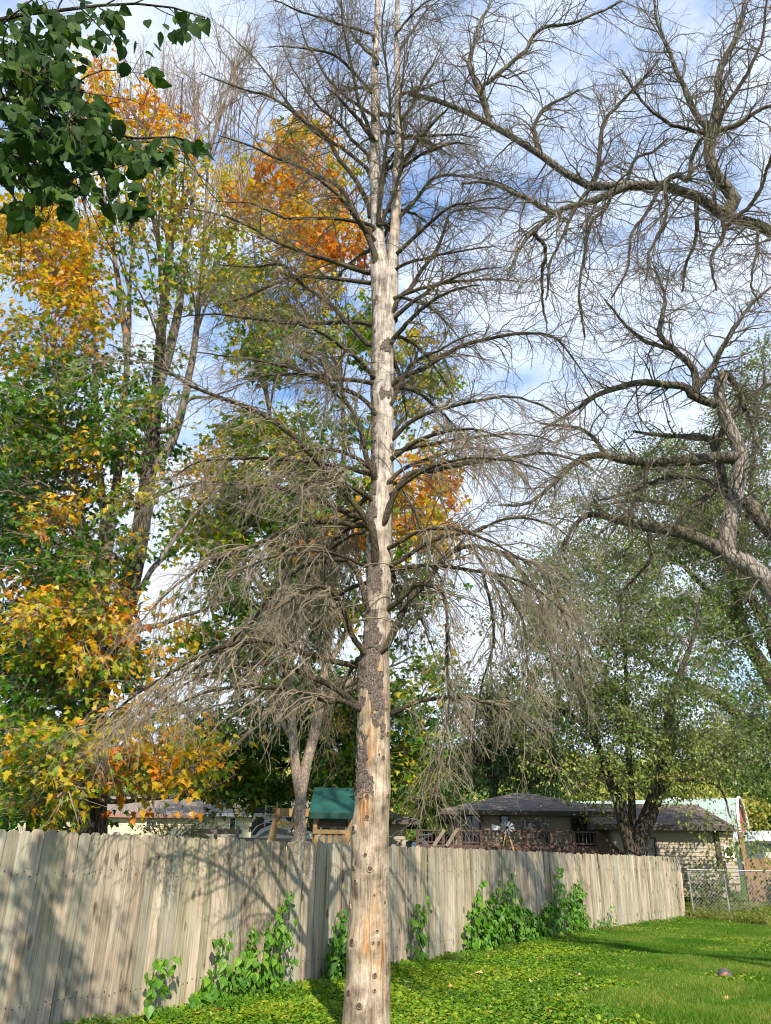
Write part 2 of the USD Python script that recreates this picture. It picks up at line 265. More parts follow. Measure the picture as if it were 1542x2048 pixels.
# bare trunk wood of the dead tree
T_ = M("bare_trunk_look", {
    "tc": ("texture_coordinate", {}), "g": ("mapping", {"scale": (1, 1, 0.09)}), "grain": ("noise_texture", {"scale": 26.0, "detail": 8.0, "roughness": 0.68, "distortion": 0.5}),
    "big": ("noise_texture", {"scale": 5.0, "detail": 7.0, "roughness": 0.66}), "cmb": ("math", {"math_type": "multiply_add", "value2": 0.55}), "bs": ("math", {"math_type": "multiply", "value2": 0.62}),
    "r": ("rgb_ramp", {"ramp": [(0.44, (0.085, 0.062, 0.045)), (0.53, (0.21, 0.16, 0.112)), (0.61, (0.33, 0.265, 0.19)), (0.72, (0.50, 0.425, 0.325))]}),
    "sep": ("separate_xyz", {}), "hi": ("map_range", {"from_min": 3.0, "from_max": 7.0, "to_min": 0.0, "to_max": 0.75, "clamp": True}), "him": ("mix_color", {}), 
    "r2": ("rgb_ramp", {"ramp": [(0.46, (0.12, 0.105, 0.09)), (0.55, (0.32, 0.285, 0.25)), (0.68, (0.56, 0.51, 0.455))]}),
    "om": ("mapping", {"scale": (1, 1, 0.35), "location": (0.35, 0.2, 0.1)}), "on": ("noise_texture", {"scale": 3.4, "detail": 5.0, "roughness": 0.65}), "orr": ("map_range", {"from_min": 0.54, "from_max": 0.66, "to_min": 0.0, "to_max": 0.8, "clamp": True}),
    "olo": ("map_range", {"from_min": 4.6, "from_max": 5.6, "to_min": 1.0, "to_max": 0.4, "clamp": True}), "of": ("math", {"math_type": "multiply"}),
    "oc": ("rgb_ramp", {"ramp": [(0.35, (0.16, 0.06, 0.02)), (0.5, (0.42, 0.20, 0.055)), (0.65, (0.60, 0.38, 0.16))]}), "omix": ("mix_color", {}),
    "cm": ("mapping", {"scale": (1, 1, 0.05)}), "cv": ("voronoi_texture", {"feature": "distance_to_edge", "scale": 7.0}), "cw": ("noise_texture", {"scale": 14.0, "detail": 3.0}), "cadd": ("vector_math", {"math_type": "multiply_add", "vector2": (0.10, 0.10, 0.1)}),
    "cr": ("map_range", {"from_min": 0.0, "from_max": 0.03, "to_min": 0.65, "to_max": 0.0, "clamp": True}), "cmix": ("mix_color", {"b": (0.08, 0.055, 0.04)}),
    "hv": ("voronoi_texture", {"scale": 32.0}), "hr": ("map_range", {"from_min": 0.07, "from_max": 0.13, "to_min": 0.8, "to_max": 0.0, "clamp": True}), "hmix": ("mix_color", {"b": (0.06, 0.04, 0.03)}),
    "b": ("bump", {"strength": 0.7, "distance": 0.012}), "p": ("principled_bsdf", {"roughness": 0.75, "specular_ior_level": 0.25})},
    [("tc.object", "g.vector"), ("g.vector", "grain.vector"), ("tc.object", "big.vector"), ("grain.fac", "cmb.value1"), ("big.fac", "bs.value1"), ("bs.value", "cmb.value3"), ("cmb.value", "r.fac"), ("cmb.value", "r2.fac"),
     ("tc.object", "sep.vector"), ("sep.z", "hi.value"), ("hi.result", "him.fac"), ("r.color", "him.a"), ("r2.color", "him.b"),
     ("tc.object", "om.vector"), ("om.vector", "on.vector"), ("on.fac", "orr.value"), ("sep.z", "olo.value"), ("orr.result", "of.value1"), ("olo.result", "of.value2"), ("grain.fac", "oc.fac"),
     ("of.value", "omix.fac"), ("him.result", "omix.a"), ("oc.color", "omix.b"), ("tc.object", "cm.vector"), ("cm.vector", "cw.vector"), ("cw.color", "cadd.vector1"), ("cm.vector", "cadd.vector3"), ("cadd.vector", "cv.vector"),
     ("cv.distance", "cr.value"), ("cr.result", "cmix.fac"), ("omix.result", "cmix.a"), ("tc.object", "hv.vector"), ("hv.distance", "hr.value"), ("hr.result", "hmix.fac"), ("cmix.result", "hmix.a"),
     ("hmix.result", "p.base_color"), ("grain.fac", "b.height"), ("b.normal", "p.normal")], "p.BSDF")
B = {"flake": bark("flaking_bark_look", (0.085, 0.066, 0.054), (0.40, 0.335, 0.285), 38, 0.6, 0.8),
     "limb": bark("dead_limb_bark_look", (0.022, 0.017, 0.013), (0.185, 0.145, 0.10), 28, 0.5, 0.8, moss=(0.13, 0.115, 0.045)),
     "twig": plain("dead_twig_look", (0.155, 0.122, 0.075), 0.8, 0.55, 5.0),
     "grey": bark("grey_ridged_bark_look", (0.045, 0.038, 0.03), (0.31, 0.275, 0.22), 16, 0.3, 1.0, moss=(0.17, 0.15, 0.07)),
     "pale": bark("pale_bare_bark_look", (0.10, 0.085, 0.07), (0.56, 0.50, 0.44), 13, 0.3, 0.9),
     "twig_low": plain("dead_low_twig_look", (0.205, 0.168, 0.115), 0.8, 0.6, 5.0),
     "greytwig": plain("grey_twig_look", (0.135, 0.112, 0.08), 0.8, 0.35, 2.0),
     "maple": bark("maple_bark_look", (0.022, 0.017, 0.013), (0.19, 0.155, 0.12), 12, 0.18, 1.0),
     "mapletop": bark("maple_stem_bark_look", (0.07, 0.055, 0.045), (0.33, 0.28, 0.22), 10, 0.25, 0.5),
     "mapletwig": plain("maple_twig_look", (0.23, 0.17, 0.13), 0.8, 0.3, 2.0),
     "palebark": bark("pale_flaky_bark_look", (0.20, 0.145, 0.105), (0.60, 0.51, 0.41), 17, 0.4, 0.6),
     "dark": bark("dark_bark_look", (0.025, 0.02, 0.016), (0.15, 0.12, 0.09), 8, 0.25, 0.9)}

# ---------------------------------------------------------------- terrain
FENCE = np.array([(-7.0, 2.4), (-5.2, 5.2), (-3.32, 8.17), (-1.75, 10.75), (0.4, 14.2), (2.6, 17.7), (5.3, 21.7), (9.45, 26.9)])
def fence_y(x): return np.where(x > 9.45, 26.9, np.where(x < -7, 2.4 + (x + 7) * 1.5, np.interp(x, FENCE[:, 0], FENCE[:, 1])))
def sstep(a, b, x): t = np.clip((x - a) / (b - a), 0, 1); return t * t * (3 - 2 * t)
def ground_z(x, y):
    x, y = np.asarray(x, float), np.asarray(y, float)
    z = 1.0 * sstep(1.0, 9.0, y - fence_y(x))
    z = z + sstep(85, 230, y) * (13 + 5 * np.sin(x * 0.017 + 1.0)) + sstep(60, 400, np.abs(x)) * 6
    return z + sstep(230, 500, y) * 10
gx = np.unique(np.r_[np.linspace(-420, -30, 40), np.linspace(-30, 40, 120), np.linspace(40, 420, 40)]); gy = np.unique(np.r_[np.linspace(-220, -5, 24), np.linspace(-5, 45, 110), np.linspace(45, 600, 70)])
GX, GY = np.meshgrid(gx, gy, indexing="ij"); GZ = ground_z(GX, GY) + (meshkit.fbm(np.stack([GX * 0.8, GY * 0.8, 0 * GX], -1), 3) - 0.5) * 0.05
V = np.stack([GX, GY, GZ], -1).reshape(-1, 3); ni, nj = GX.shape
ii, jj = np.meshgrid(np.arange(ni - 1), np.arange(nj - 1), indexing="ij"); q = np.stack([ii * nj + jj, (ii + 1) * nj + jj, (ii + 1) * nj + jj + 1, ii * nj + jj + 1], -1).reshape(-1, 4)
soil = M("soil_look", {"tc": ("texture_coordinate", {}), "n": ("noise_texture", {"scale": 3.0, "detail": 8.0, "roughness": 0.65}), "r": ("rgb_ramp", {"ramp": [(0.3, (0.03, 0.055, 0.012)), (0.55, (0.06, 0.12, 0.015)), (0.8, (0.11, 0.14, 0.03))]}),
                        "p": ("principled_bsdf", {"roughness": 0.95, "specular_ior_level": 0.1})}, [("tc.object", "n.vector"), ("n.fac", "r.fac"), ("r.color", "p.base_color")], "p.BSDF")
tag(put("ground", (V, q), soil, smooth=True), kind="structure")

# ---------------------------------------------------------------- houses and other large structures
siding_y = plain("pale_yellow_siding_look", (0.62, 0.55, 0.36), 0.6, 0.06, 3)
siding_b = plain("beige_siding_look", (0.32, 0.275, 0.20), 0.6, 0.10, 3)
shingle = M("shingle_look", {"tc": ("texture_coordinate", {}), "v": ("voronoi_texture", {"scale": 4.5}), "mp": ("mapping", {"scale": (1, 1, 3.0)}), "n": ("noise_texture", {"scale": 30.0, "detail": 4.0}),
     "m": ("mix_color", {"blend_type": "mix", "fac": 0.45}), "bw": ("rgb_to_bw", {}), "r": ("rgb_ramp", {"ramp": [(0.2, (0.055, 0.042, 0.030)), (0.5, (0.13, 0.10, 0.075)), (0.8, (0.24, 0.195, 0.15))]}), "p": ("principled_bsdf", {"roughness": 0.9})},
     [("tc.object", "mp.vector"), ("mp.vector", "v.vector"), ("v.color", "m.a"), ("mp.vector", "n.vector"), ("n.color", "m.b"), ("m.result", "bw.color"), ("bw.val", "r.fac"), ("r.color", "p.base_color")], "p.BSDF")
shingle_t = plain("tan_shingle_look", (0.21, 0.165, 0.13), 0.9, 0.15, 8, vec=(1, 1, 4))
trim_dark = plain("dark_trim_look", (0.07, 0.06, 0.05), 0.6, 0.1)
trim_white = plain("white_trim_look", (0.72, 0.68, 0.60), 0.5, 0.05)
trim_red = plain("red_trim_look", (0.30, 0.15, 0.11), 0.6, 0.1)
glass = M("window_glass_look", {"f": ("fresnel", {"IOR": 1.5}), "t": ("transparent_bsdf", {"color": (0.55, 0.6, 0.6)}), "g": ("glossy_bsdf", {"color": (0.9, 0.9, 0.9), "roughness": 0.02}), "m": ("mix_closure", {})},
          [("f.fac", "m.fac"), ("t.BSDF", "m.closure1"), ("g.BSDF", "m.closure2")], "m.closure")
dark_in = plain("dark_interior_look", (0.03, 0.028, 0.026), 0.9, 0.2)

def siding(fr, a0, a1, d, z0, z1, pitch, th=0.018, holes=()):
    """lapped boards on the wall that faces the -d side"""
    ms = []; z = z0
    while z < z1 - 1e-6:
        zt = min(z + pitch, z1)
        segs = [(a0, a1)]
        for h0, h1, k0, k1 in holes:
            if k0 < zt - 0.01 and k1 > z + 0.01:
                segs = [s for x0, x1 in segs for s in ((x0, min(x1, h0)), (max(x0, h1), x1)) if s[1] - s[0] > 0.02]
        for x0, x1 in segs:
            v = fr.P(np.array([[x0, d, z], [x1, d, z], [x1, d, zt], [x0, d, zt], [x0, d - th, z], [x1, d - th, z], [x1, d - 0.004, zt], [x0, d - 0.004, zt]]))
            ms.append((v, np.array([[4, 5, 6], [4, 6, 7], [0, 1, 5], [0, 5, 4], [7, 6, 2], [7, 2, 3], [0, 4, 7], [0, 7, 3], [1, 2, 6], [1, 6, 5]])))
        z = zt
    return cat_meshes(ms)
def hip(fr, a0, a1, d0, d1, z0, rise, over=0.5, hipl=None, th=0.14, gable=False):
    a0, a1, d0, d1 = a0 - over, a1 + over, d0 - over, d1 + over; h = (d1 - d0) / 2 if hipl is None else hipl
    if gable: h = 0
    dm = (d0 + d1) / 2
    top = np.array([[a0, d0, z0], [a1, d0, z0], [a1, d1, z0], [a0, d1, z0], [a0 + h, dm, z0 + rise], [a1 - h, dm, z0 + rise]])
    f = [[0, 1, 5], [0, 5, 4], [1, 2, 5], [2, 3, 4], [2, 4, 5], [3, 0, 4]]
    bot = top.copy(); bot[:4, 2] -= 0.02; 
    v = fr.P(top); 
    return v, np.array(f + [[0, 3, 2], [0, 2, 1]])
def fascia(fr, a0, a1, d0, d1, z, over, h=0.16, t=0.03):
    a0, a1, d0, d1 = a0 - over, a1 + over, d0 - over, d1 + over
    return cat_meshes([fr.box(a0, a1, d0 - t, d0, z - h, z - 0.003), fr.box(a0, a1, d1, d1 + t, z - h, z - 0.003), fr.box(a0 - t, a0, d0 - t, d1 + t, z - h, z - 0.003), fr.box(a1, a1 + t, d0 - t, d1 + t, z - h, z - 0.003),
                       fr.box(a0, a1, d0, d1, z - 0.06, z - 0.03)])
def window(parent, fr, a0, a1, d, z0, z1, frame_mat, bars=1, name="window"):
    w = put(name, cat_meshes([fr.box(a0 - 0.06, a0, d - 0.05, d + 0.06, z0 - 0.06, z1 + 0.06), fr.box(a1, a1 + 0.06, d - 0.05, d + 0.06, z0 - 0.06, z1 + 0.06), fr.box(a0, a1, d - 0.05, d + 0.06, z1, z1 + 0.06), fr.box(a0, a1, d - 0.06, d + 0.06, z0 - 0.06, z0)]
            + [fr.box(a0 + (a1 - a0) * (k + 1) / (bars + 1) - 0.02, a0 + (a1 - a0) * (k + 1) / (bars + 1) + 0.02, d - 0.03, d + 0.02, z0, z1) for k in range(bars)]), frame_mat, parent)
    put("pane", fr.box(a0, a1, d + 0.022, d + 0.03, z0, z1), glass, w); put("backing", fr.box(a0 - 0.05, a1 + 0.05, d + 0.062, d + 0.1, z0 - 0.05, z1 + 0.05), dark_in, w)
    return w

# -- the beige house on the right with its dark deck
P0 = at(905, 1622, 31); ze = P0[2]
fr = Frame([P0[0], P0[1], 0], (1, -0.07))
def along(fr, x, y=1690):
    """where the sight line of photo column x meets the plane d=0 of the frame"""
    d = ray(x, y); n = fr.d; t = ((fr.O - CAM) @ n) / (d @ n); p = CAM + d * t; return (p - fr.O) @ fr.a, p[2]
def A(x): return along(fr, x)[0]
def Z(x, y): return along(fr, x, y)[1]
zb = 1.0; aM = A(1232); aC = A(1440); aE = A(1488); DEP = 7.0; zG = Z(1380, 1653) + 0.0; GRD = -1.2
gfr = Frame(fr.P(np.array([0, GRD, 0.0])), fr.a)
def GA(x): return along(gfr, x)[0]
gc0, gc1 = GA(1226), GA(1440); zG = along(gfr, 1380, 1651)[1]
house = thing("beige_house", "long beige lap-sided house with grey hip roof and dark deck behind the fence", "house")
GD = 0.0
door = (A(930), A(960), 2.05, Z(945, 1630)); w1 = (A(1005), A(1019), Z(1010, 1662), Z(1010, 1632)); w2 = (A(1078), A(1096), Z(1085, 1662), Z(1085, 1640)); rec = (A(1148), A(1190), 2.05, Z(1170, 1638))
gdoor = (GA(1296), GA(1311), zb, along(gfr, 1303, 1678)[1])
put("wall", cat_meshes([fr.box(0, aM, 0.12, DEP, zb - 0.4, ze), gfr.box(gc0, gc1, 0.12, 6.0, zb - 0.4, zG), fr.box(aC + 0.02, aE, 1.02, 5.5, zb - 0.4, zG - 0.1)]), siding_b, house)
put("siding", siding(fr, 0.09, aM, 0.10, zb, ze - 0.03, 0.125, th=0.028, holes=[door, w1, w2, rec]), siding_b, house, kind="stuff")
put("siding", siding(gfr, gc0 + 0.05, gc1 - 0.15, 0.10, zb, zG - 0.03, 0.125, th=0.028, holes=[gdoor]), siding_b, house, kind="stuff")
wsd = (A(1469) - 0.02, A(1480), Z(1474, 1712) , Z(1474, 1694)); put("siding", siding(fr, aC + 0.05, aE, 1.0, zb, zG - 0.13, 0.125, th=0.028, holes=[wsd]), siding_b, house, kind="stuff"); window(house, fr, wsd[0], wsd[1], 0.98, wsd[2], wsd[3], trim_white, 0)
put("corner_trim", fr.box(-0.03, 0.09, 0.04, 0.2, zb, ze - 0.03), trim_dark, house); put("corner_trim", gfr.box(gc1 - 0.15, gc1 + 0.03, 0.03, 0.2, zb, zG - 0.03), trim_dark, house)
zr1 = at(1070, 1588, P0[1] + 3.5)[2]; zr2 = at(1330, 1613, P0[1] + 2.4)[2]; hl = (at(1017, 1588, P0[1] + 3.5)[0] - P0[0]) + 0.5; hr2 = gc1 + 0.45 - (at(1368, 1615, P0[1] + 2.4)[0] - P0[0])
put("roof", hip(fr, 0, aM, 0.1, DEP, ze + 0.02, zr1 - ze, 0.5, hipl=hl), shingle, house); put("roof", hip(gfr, gc0 - 0.2, gc1, 0.1, 6.0, zG + 0.012, zr2 - zG, 0.42, hipl=hr2), shingle, house); put("roof", hip(fr, aC + 0.5, aE, 1.0, 5.5, zG - 0.08, (zr2 - zG) * 0.55, 0.3, hipl=0.4), shingle, house)
put("fascia", fascia(fr, 0, aM, 0.1, DEP, ze + 0.02, 0.51), trim_dark, house); put("fascia", fascia(gfr, gc0 - 0.2, gc1, 0.1, 6.0, zG + 0.012, 0.43, h=0.19), trim_dark, house)
put("downspout", tubes([fr.P(np.array([[-0.3, -0.4, ze - 0.1], [-0.08, 0.0, ze - 0.45], [-0.08, 0.0, 1.4]]))], [[0.04] * 3], 6), trim_dark, house, smooth=True)
window(house, fr, *door[:2], 0.08, door[2], door[3], trim_dark, 1, "patio_door"); window(house, fr, *w1[:2], 0.08, w1[2], w1[3], trim_dark, 0); window(house, fr, *w2[:2], 0.08, w2[2], w2[3], trim_dark, 1); window(house, fr, *rec[:2], 0.08, rec[2], rec[3], trim_dark, 1, "patio_door")
window(house, gfr, *gdoor[:2], 0.08, gdoor[2], gdoor[3], trim_dark, 0, "garage_door")
al, zl = along(fr, 963, 1634); put("wall_lantern", cat_meshes([fr.box(al - 0.07, al + 0.07, -0.12, 0.08, zl - 0.18, zl + 0.06), fr.box(al - 0.1, al + 0.1, -0.16, 0.08, zl + 0.06, zl + 0.12)]), trim_dark, house)
# deck
dd = -3.0; dfr = Frame(fr.P(np.array([0, dd, 0.0])), fr.a)
def DA(x): return along(dfr, x)[0]
dk0, dk1, zr, zd = DA(832), DA(1200), along(dfr, 960, 1660)[1], along(dfr, 960, 1690)[1]; ga, gb = DA(890), DA(914)
deck = put("deck", cat_meshes([fr.box(dk0, dk1, dd, 0.05, zd - 0.04, zd)] + [fr.box(dk0, dk1, dd - 0.04, dd, zd - 0.28, zd - 0.041)] + [fr.box(x, x + 0.12, dd + 0.05, dd + 0.17, 0.3, zd - 0.045) for x in np.linspace(dk0, dk1 - 0.2, 8)]), W["deck"], house)
put("top_rail", cat_meshes([fr.box(dk0, ga, dd, dd + 0.13, zr - 0.05, zr), fr.box(gb, dk1, dd, dd + 0.13, zr - 0.05, zr), fr.box(dk0, ga, dd + 0.04, dd + 0.08, zd + 0.05, zd + 0.1), fr.box(gb, dk1, dd + 0.04, dd + 0.08, zd + 0.05, zd + 0.1)]), W["deck"], deck)
for x in np.r_[dk0, ga - 0.1, np.linspace(gb, dk1 - 0.1, 7)]: put("deck_post", fr.box(x, x + 0.1, dd + 0.01, dd + 0.11, zd, zr - 0.051), W["deck"], deck)
bal = [x for x in np.arange(dk0 + 0.15, dk1 - 0.1, 0.125) if not (ga - 0.02 < x < gb + 0.02)]
put("balusters", cat_meshes([fr.box(x, x + 0.026, dd + 0.045, dd + 0.071, zd + 0.1, zr - 0.051) for x in bal]), W["deck"], deck, kind="stuff")
for x, k in ((ga, 0), (gb, 1)): put("stair_rail", bar(fr.P(np.array([x, dd - 0.03 - 0.05 * k, zr])), fr.P(np.array([DA((867, 893)[k]), dd - 0.03 - 0.05 * k, zd - 0.05])), 0.05, 0.11), W["greywood"], deck)
put("stair_rail", bar(fr.P(np.array([dk1 - 0.1, dd + 0.05, zr])), fr.P(np.array([DA(1245), dd + 0.05, zd - 0.25])), 0.07, 0.12), W["deck"], deck)
put("stairs", cat_meshes([fr.box(ga - 0.28 * (k + 1), ga - 0.28 * k, dd - 1.2, dd - 0.06, zd - 0.2 * (k + 1), zd - 0.2 * (k + 1) + 0.04) for k in range(5)] + [fr.box(dk1 + 0.3 * k, dk1 + 0.3 * k + 0.28, dd + 0.1, dd + 1.2, zd - 0.2 * (k + 1), zd - 0.2 * (k + 1) + 0.04) for k in range(5)]), W["greywood"], deck)
# windmill ornament on the deck, grill beside it
metal_g = plain("galvanised_metal_look", (0.55, 0.56, 0.57), 0.4, 0.15, 10, metal=0.7)
black_m = plain("black_metal_look", (0.03, 0.03, 0.032), 0.5, 0.2)
aw = DA(1014) + 0.5; wm = thing("windmill_ornament", "small garden windmill with grey blades on tan tripod legs standing before the dark deck rail", "windmill")
ctr = fr.P(np.array([aw - 0.5, dd - 0.3, along(dfr, 1014, 1656)[1]]))
for k in range(10):
    a = k * math.pi / 5; ca, sa = math.cos(a), math.sin(a); pts = []
    for rr, hw, tw in ((0.05, 0.016, 0.02), (0.21, 0.042, 0.05)):
        for s in (-1, 1): pts.append(ctr + 1.15 * fr.a * (rr * ca - s * hw * sa) + fr.z * (rr * sa + s * hw * ca) + fr.d * (s * tw))
    put("blade", (np.array(pts), np.array([[0, 1, 3], [0, 3, 2]])), metal_g, wm)
put("hub", tubes([[ctr - fr.d * 0.05, ctr + fr.d * 0.3]], [[0.03, 0.03]], 8, True), black_m, wm); put("tail_vane", (np.array([ctr + fr.d * 0.3 - fr.a * s + fr.z * t for s, t in ((0.1, -0.02), (0.48, -0.12), (0.48, 0.11), (0.1, 0.03))]), np.array([[0, 1, 2], [0, 2, 3]])), metal_g, wm)
for dx, dy in ((-0.22, -0.2), (0.22, -0.2), (0.0, 0.25)): put("leg", tubes([[ctr + fr.d * 0.1, fr.P(np.array([aw - 0.5 + dx, dd - 0.2 + dy, zd - 0.3]))]], [[0.018, 0.025]], 5), W["play"], wm)
gr = thing("patio_box", "dark box-shaped grill on the deck beside the windmill ornament", "grill"); ag = aw + 0.55
put("body", fr.box(ag - 0.45, ag + 0.45, dd + 0.6, dd + 1.1, zd + 0.25, zd + 0.75), black_m, gr); put("lid", fr.prism([(ag - 0.46, zd + 0.755), (ag + 0.46, zd + 0.755), (ag + 0.42, zd + 0.9), (ag - 0.42, zd + 0.9)], dd + 0.58, dd + 1.12), black_m, gr)
for dx in (-0.4, 0.36): put("leg", fr.box(ag + dx, ag + dx + 0.05, dd + 0.65, dd + 1.0, zd, zd + 0.25), black_m, gr)

# -- the pale yellow house behind the maple
PL = at(205, 1625, 42); PR = at(640, 1634, 42); yl = Frame([PL[0] - 9.0, PL[1], 0], (1, 0.02)); zeY = PL[2] - 0.1
hy = thing("yellow_house", "pale yellow house with low tan roof behind the maple trunk and the left fence", "house")
def AY(x): return along(yl, x)[0]
def ZY(x, y): return along(yl, x, y)[1]
a1Y = AY(622); aS = AY(375)
wy = (AY(287), AY(306), ZY(296, 1655), ZY(296, 1643)); wy2 = (AY(456), AY(466), ZY(460, 1668), ZY(460, 1636))
put("wall", yl.box(0, a1Y, 0.12, 8, 0.5, zeY), siding_y, hy); put("siding", siding(yl, 0, a1Y, 0.1, 0.9, zeY - 0.03, 0.24, holes=[wy, wy2]), siding_y, hy, kind="stuff")
put("roof", hip(yl, 0, aS, 0.1, 8, zeY + 0.05, 1.1, 0.3, gable=True), shingle_t, hy); put("roof", hip(yl, aS + 0.3, a1Y, 0.1, 8.2, zeY + 0.16, 1.35, 0.3, gable=True), shingle_t, hy)
put("fascia", fascia(yl, 0, aS, 0.1, 8, zeY + 0.05, 0.3), trim_red, hy); put("fascia", fascia(yl, aS + 0.3, a1Y, 0.1, 8.2, zeY + 0.16, 0.3), trim_white, hy)
window(hy, yl, *wy[:2], 0.08, *wy[2:], trim_white, 1); window(hy, yl, *wy2[:2], 0.08, *wy2[2:], trim_white, 0)
pv = yl.P(np.array([AY(486), 2.2, zeY + 0.8])); put("roof_vent", tubes([[pv - [0, 0, 0.2], pv + [0, 0, 0.35]]], [[0.07, 0.07]], 8, True), trim_white, hy)
# -- small building right of the dead trunk
S1 = at(812, 1640, 30); sh = thing("small_shed", "small beige shed corner with dark eave just right of the bare trunk", "shed"); sf = Frame([S1[0] - 3.6, S1[1], 0], (1, 0.0))
put("wall", sf.box(0, 3.6, 0.1, 4, 0.6, S1[2] - 0.05), siding_b, sh); put("siding", siding(sf, 0, 3.6, 0.08, 0.9, S1[2] - 0.08, 0.2), siding_b, sh, kind="stuff"); put("roof", hip(sf, 0, 3.6, 0.1, 4, S1[2], 0.75, 0.45), shingle, sh); put("fascia", fascia(sf, 0, 3.6, 0.1, 4, S1[2], 0.46), trim_dark, sh)
# -- barn, silo dome, white carport, far right
bg = at(1505, 1650, 72); bn = thing("red_barn", "red barn with pale green arched roof and white gable edge beyond the beige house", "barn")
bf = Frame([bg[0], bg[1], 0], (0.9, 0.45)); BX, BZ = 6.4, at(1488, 1599, 72)[2]; zg = 1.2
prof = [(-BX / 2 * math.cos(t) , zg + 2.2 + (BZ - zg - 2.2) * (math.sin(t) ** 0.85)) for t in np.linspace(0, math.pi, 15)]
gf = Frame([bg[0] - 1.1, bg[1], 0], (0.50, 0.87)); 
def barn_pt(w, l, z): return gf.P(np.array([w, 0, z])) - np.array([0.0, 0, 0]) + gf.d * l
red = plain("barn_red_look", (0.42, 0.085, 0.06), 0.8, 0.2, 5, vec=(4, 4, 1)); green_roof = plain("pale_green_metal_look", (0.30, 0.37, 0.31), 0.5, 0.08, 2)
wp = [(-BX / 2, zg - 1)] + prof + [(BX / 2, zg - 1)]
v = [barn_pt(w, 0, z) for w, z in wp] + [barn_pt(w, 14, z) for w, z in wp]; k = len(wp)
put("wall", (np.array(v), np.array([[0, i, i + 1] for i in range(1, k - 1)] + [[k, k + i + 1, k + i] for i in range(1, k - 1)] + [[0, 1, k + 1], [0, k + 1, k], [k - 1, 2 * k - 1, k - 2], [2 * k - 1, 2 * k - 2, k - 2]])), red, bn)
ro = [(w * 1.05, z + 0.12) for w, z in prof]; v = [barn_pt(w, -0.25, z) for w, z in ro] + [barn_pt(w, 14.2, z) for w, z in ro]; k = len(ro)
put("roof", (np.array(v), np.array([f for i in range(k - 1) for f in ([i, i + 1, k + i + 1], [i, k + i + 1, k + i])])), green_roof, bn, smooth=True)
rim = np.array([[barn_pt(w * 1.06, -0.3, z + 0.16) for w, z in prof]]); put("gable_trim", tubes(rim, np.full((1, len(prof)), 0.12), 6), trim_white, bn)
sc = at(1352, 1625, 85); sl = thing("silo", "white domed silo top showing between the tree and the barn roof", "silo"); rs = 1.85
t_ = np.linspace(0, 2 * np.pi, 29)[:-1]; rows = [(rs, 0.5), (rs, sc[2] - 0.2)] + [(rs * math.cos(a), sc[2] - 0.2 + rs * 0.92 * math.sin(a)) for a in np.linspace(0.05, 1.54, 8)]
v = np.array([[sc[0] + r_ * math.cos(a), sc[1] + r_ * math.sin(a), z] for r_, z in rows for a in t_]); ns = len(t_)
fq = lambda r0, r1: np.array([[i * ns + j, i * ns + (j + 1) % ns, (i + 1) * ns + (j + 1) % ns, (i + 1) * ns + j] for i in range(r0, r1) for j in range(ns)])
put("wall", (v, fq(0, 1)), trim_white, sl, smooth=True); put("dome", (v, fq(1, len(rows) - 1)), trim_white, sl, smooth=True)
cp = at(1512, 1662, 55); cpt = thing("white_outbuilding", "low outbuilding with white metal roof at the right edge beyond the brown fence", "outbuilding"); cf = Frame([cp[0], cp[1], 0], (1, 0.1))
put("wall", cf.box(0.6, 12, 0.5, 6, 0.8, cp[2] - 0.61), plain("grey_green_siding_look", (0.36, 0.38, 0.35), 0.7, 0.1), cpt)
put("roof", cat_meshes([cf.prism([(0.0, cp[2] - 0.6), (12.5, cp[2] - 0.6), (12.5, cp[2] + 0.02), (0.4, cp[2] + 0.02)], 0, 6.5)]), plain("white_metal_roof_look", (0.75, 0.76, 0.78), 0.4, 0.04), cpt)
put("gutter", cf.box(0.0, 12.5, -0.12, -0.003, cp[2] - 0.75, cp[2] - 0.6), trim_dark, cpt)
for x in (1.2, 4.0, 4.9): put("post", cf.box(x, x + 0.12, 0.2, 0.32, 0.8, cp[2] - 0.61), trim_dark, cpt)

# -- motorhome behind the playset
rv = thing("camper_trailer", "white camper trailer with black swoosh graphics behind the swing beam and playset", "camper"); R0_ = at(502, 1690, 27.5); rf = Frame([R0_[0], R0_[1], 0], (1, 0.12))
def RVx(x, y): a, z = along(rf, x, y); return (a, z)
rvw = plain("white_gelcoat_look", (0.70, 0.68, 0.63), 0.25, 0.03, spec=0.5); rvb = plain("black_gelcoat_look", (0.02, 0.018, 0.02), 0.3, 0.2, spec=0.5); rvg = plain("grey_stripe_look", (0.20, 0.20, 0.20), 0.35, 0.1)
bodyp = [RVx(500, 1688), RVx(503, 1650), RVx(508, 1628), RVx(520, 1618), RVx(700, 1626), RVx(704, 1692), RVx(600, 1692)]
put("body", rf.prism(bodyp, 0, 2.4), rvw, rv)
put("roof_cap", rf.prism([RVx(505, 1626), RVx(509, 1617), RVx(540, 1614), RVx(703, 1622), RVx(703, 1632), RVx(560, 1629), RVx(530, 1626)], -0.012, 2.41), rvb, rv)
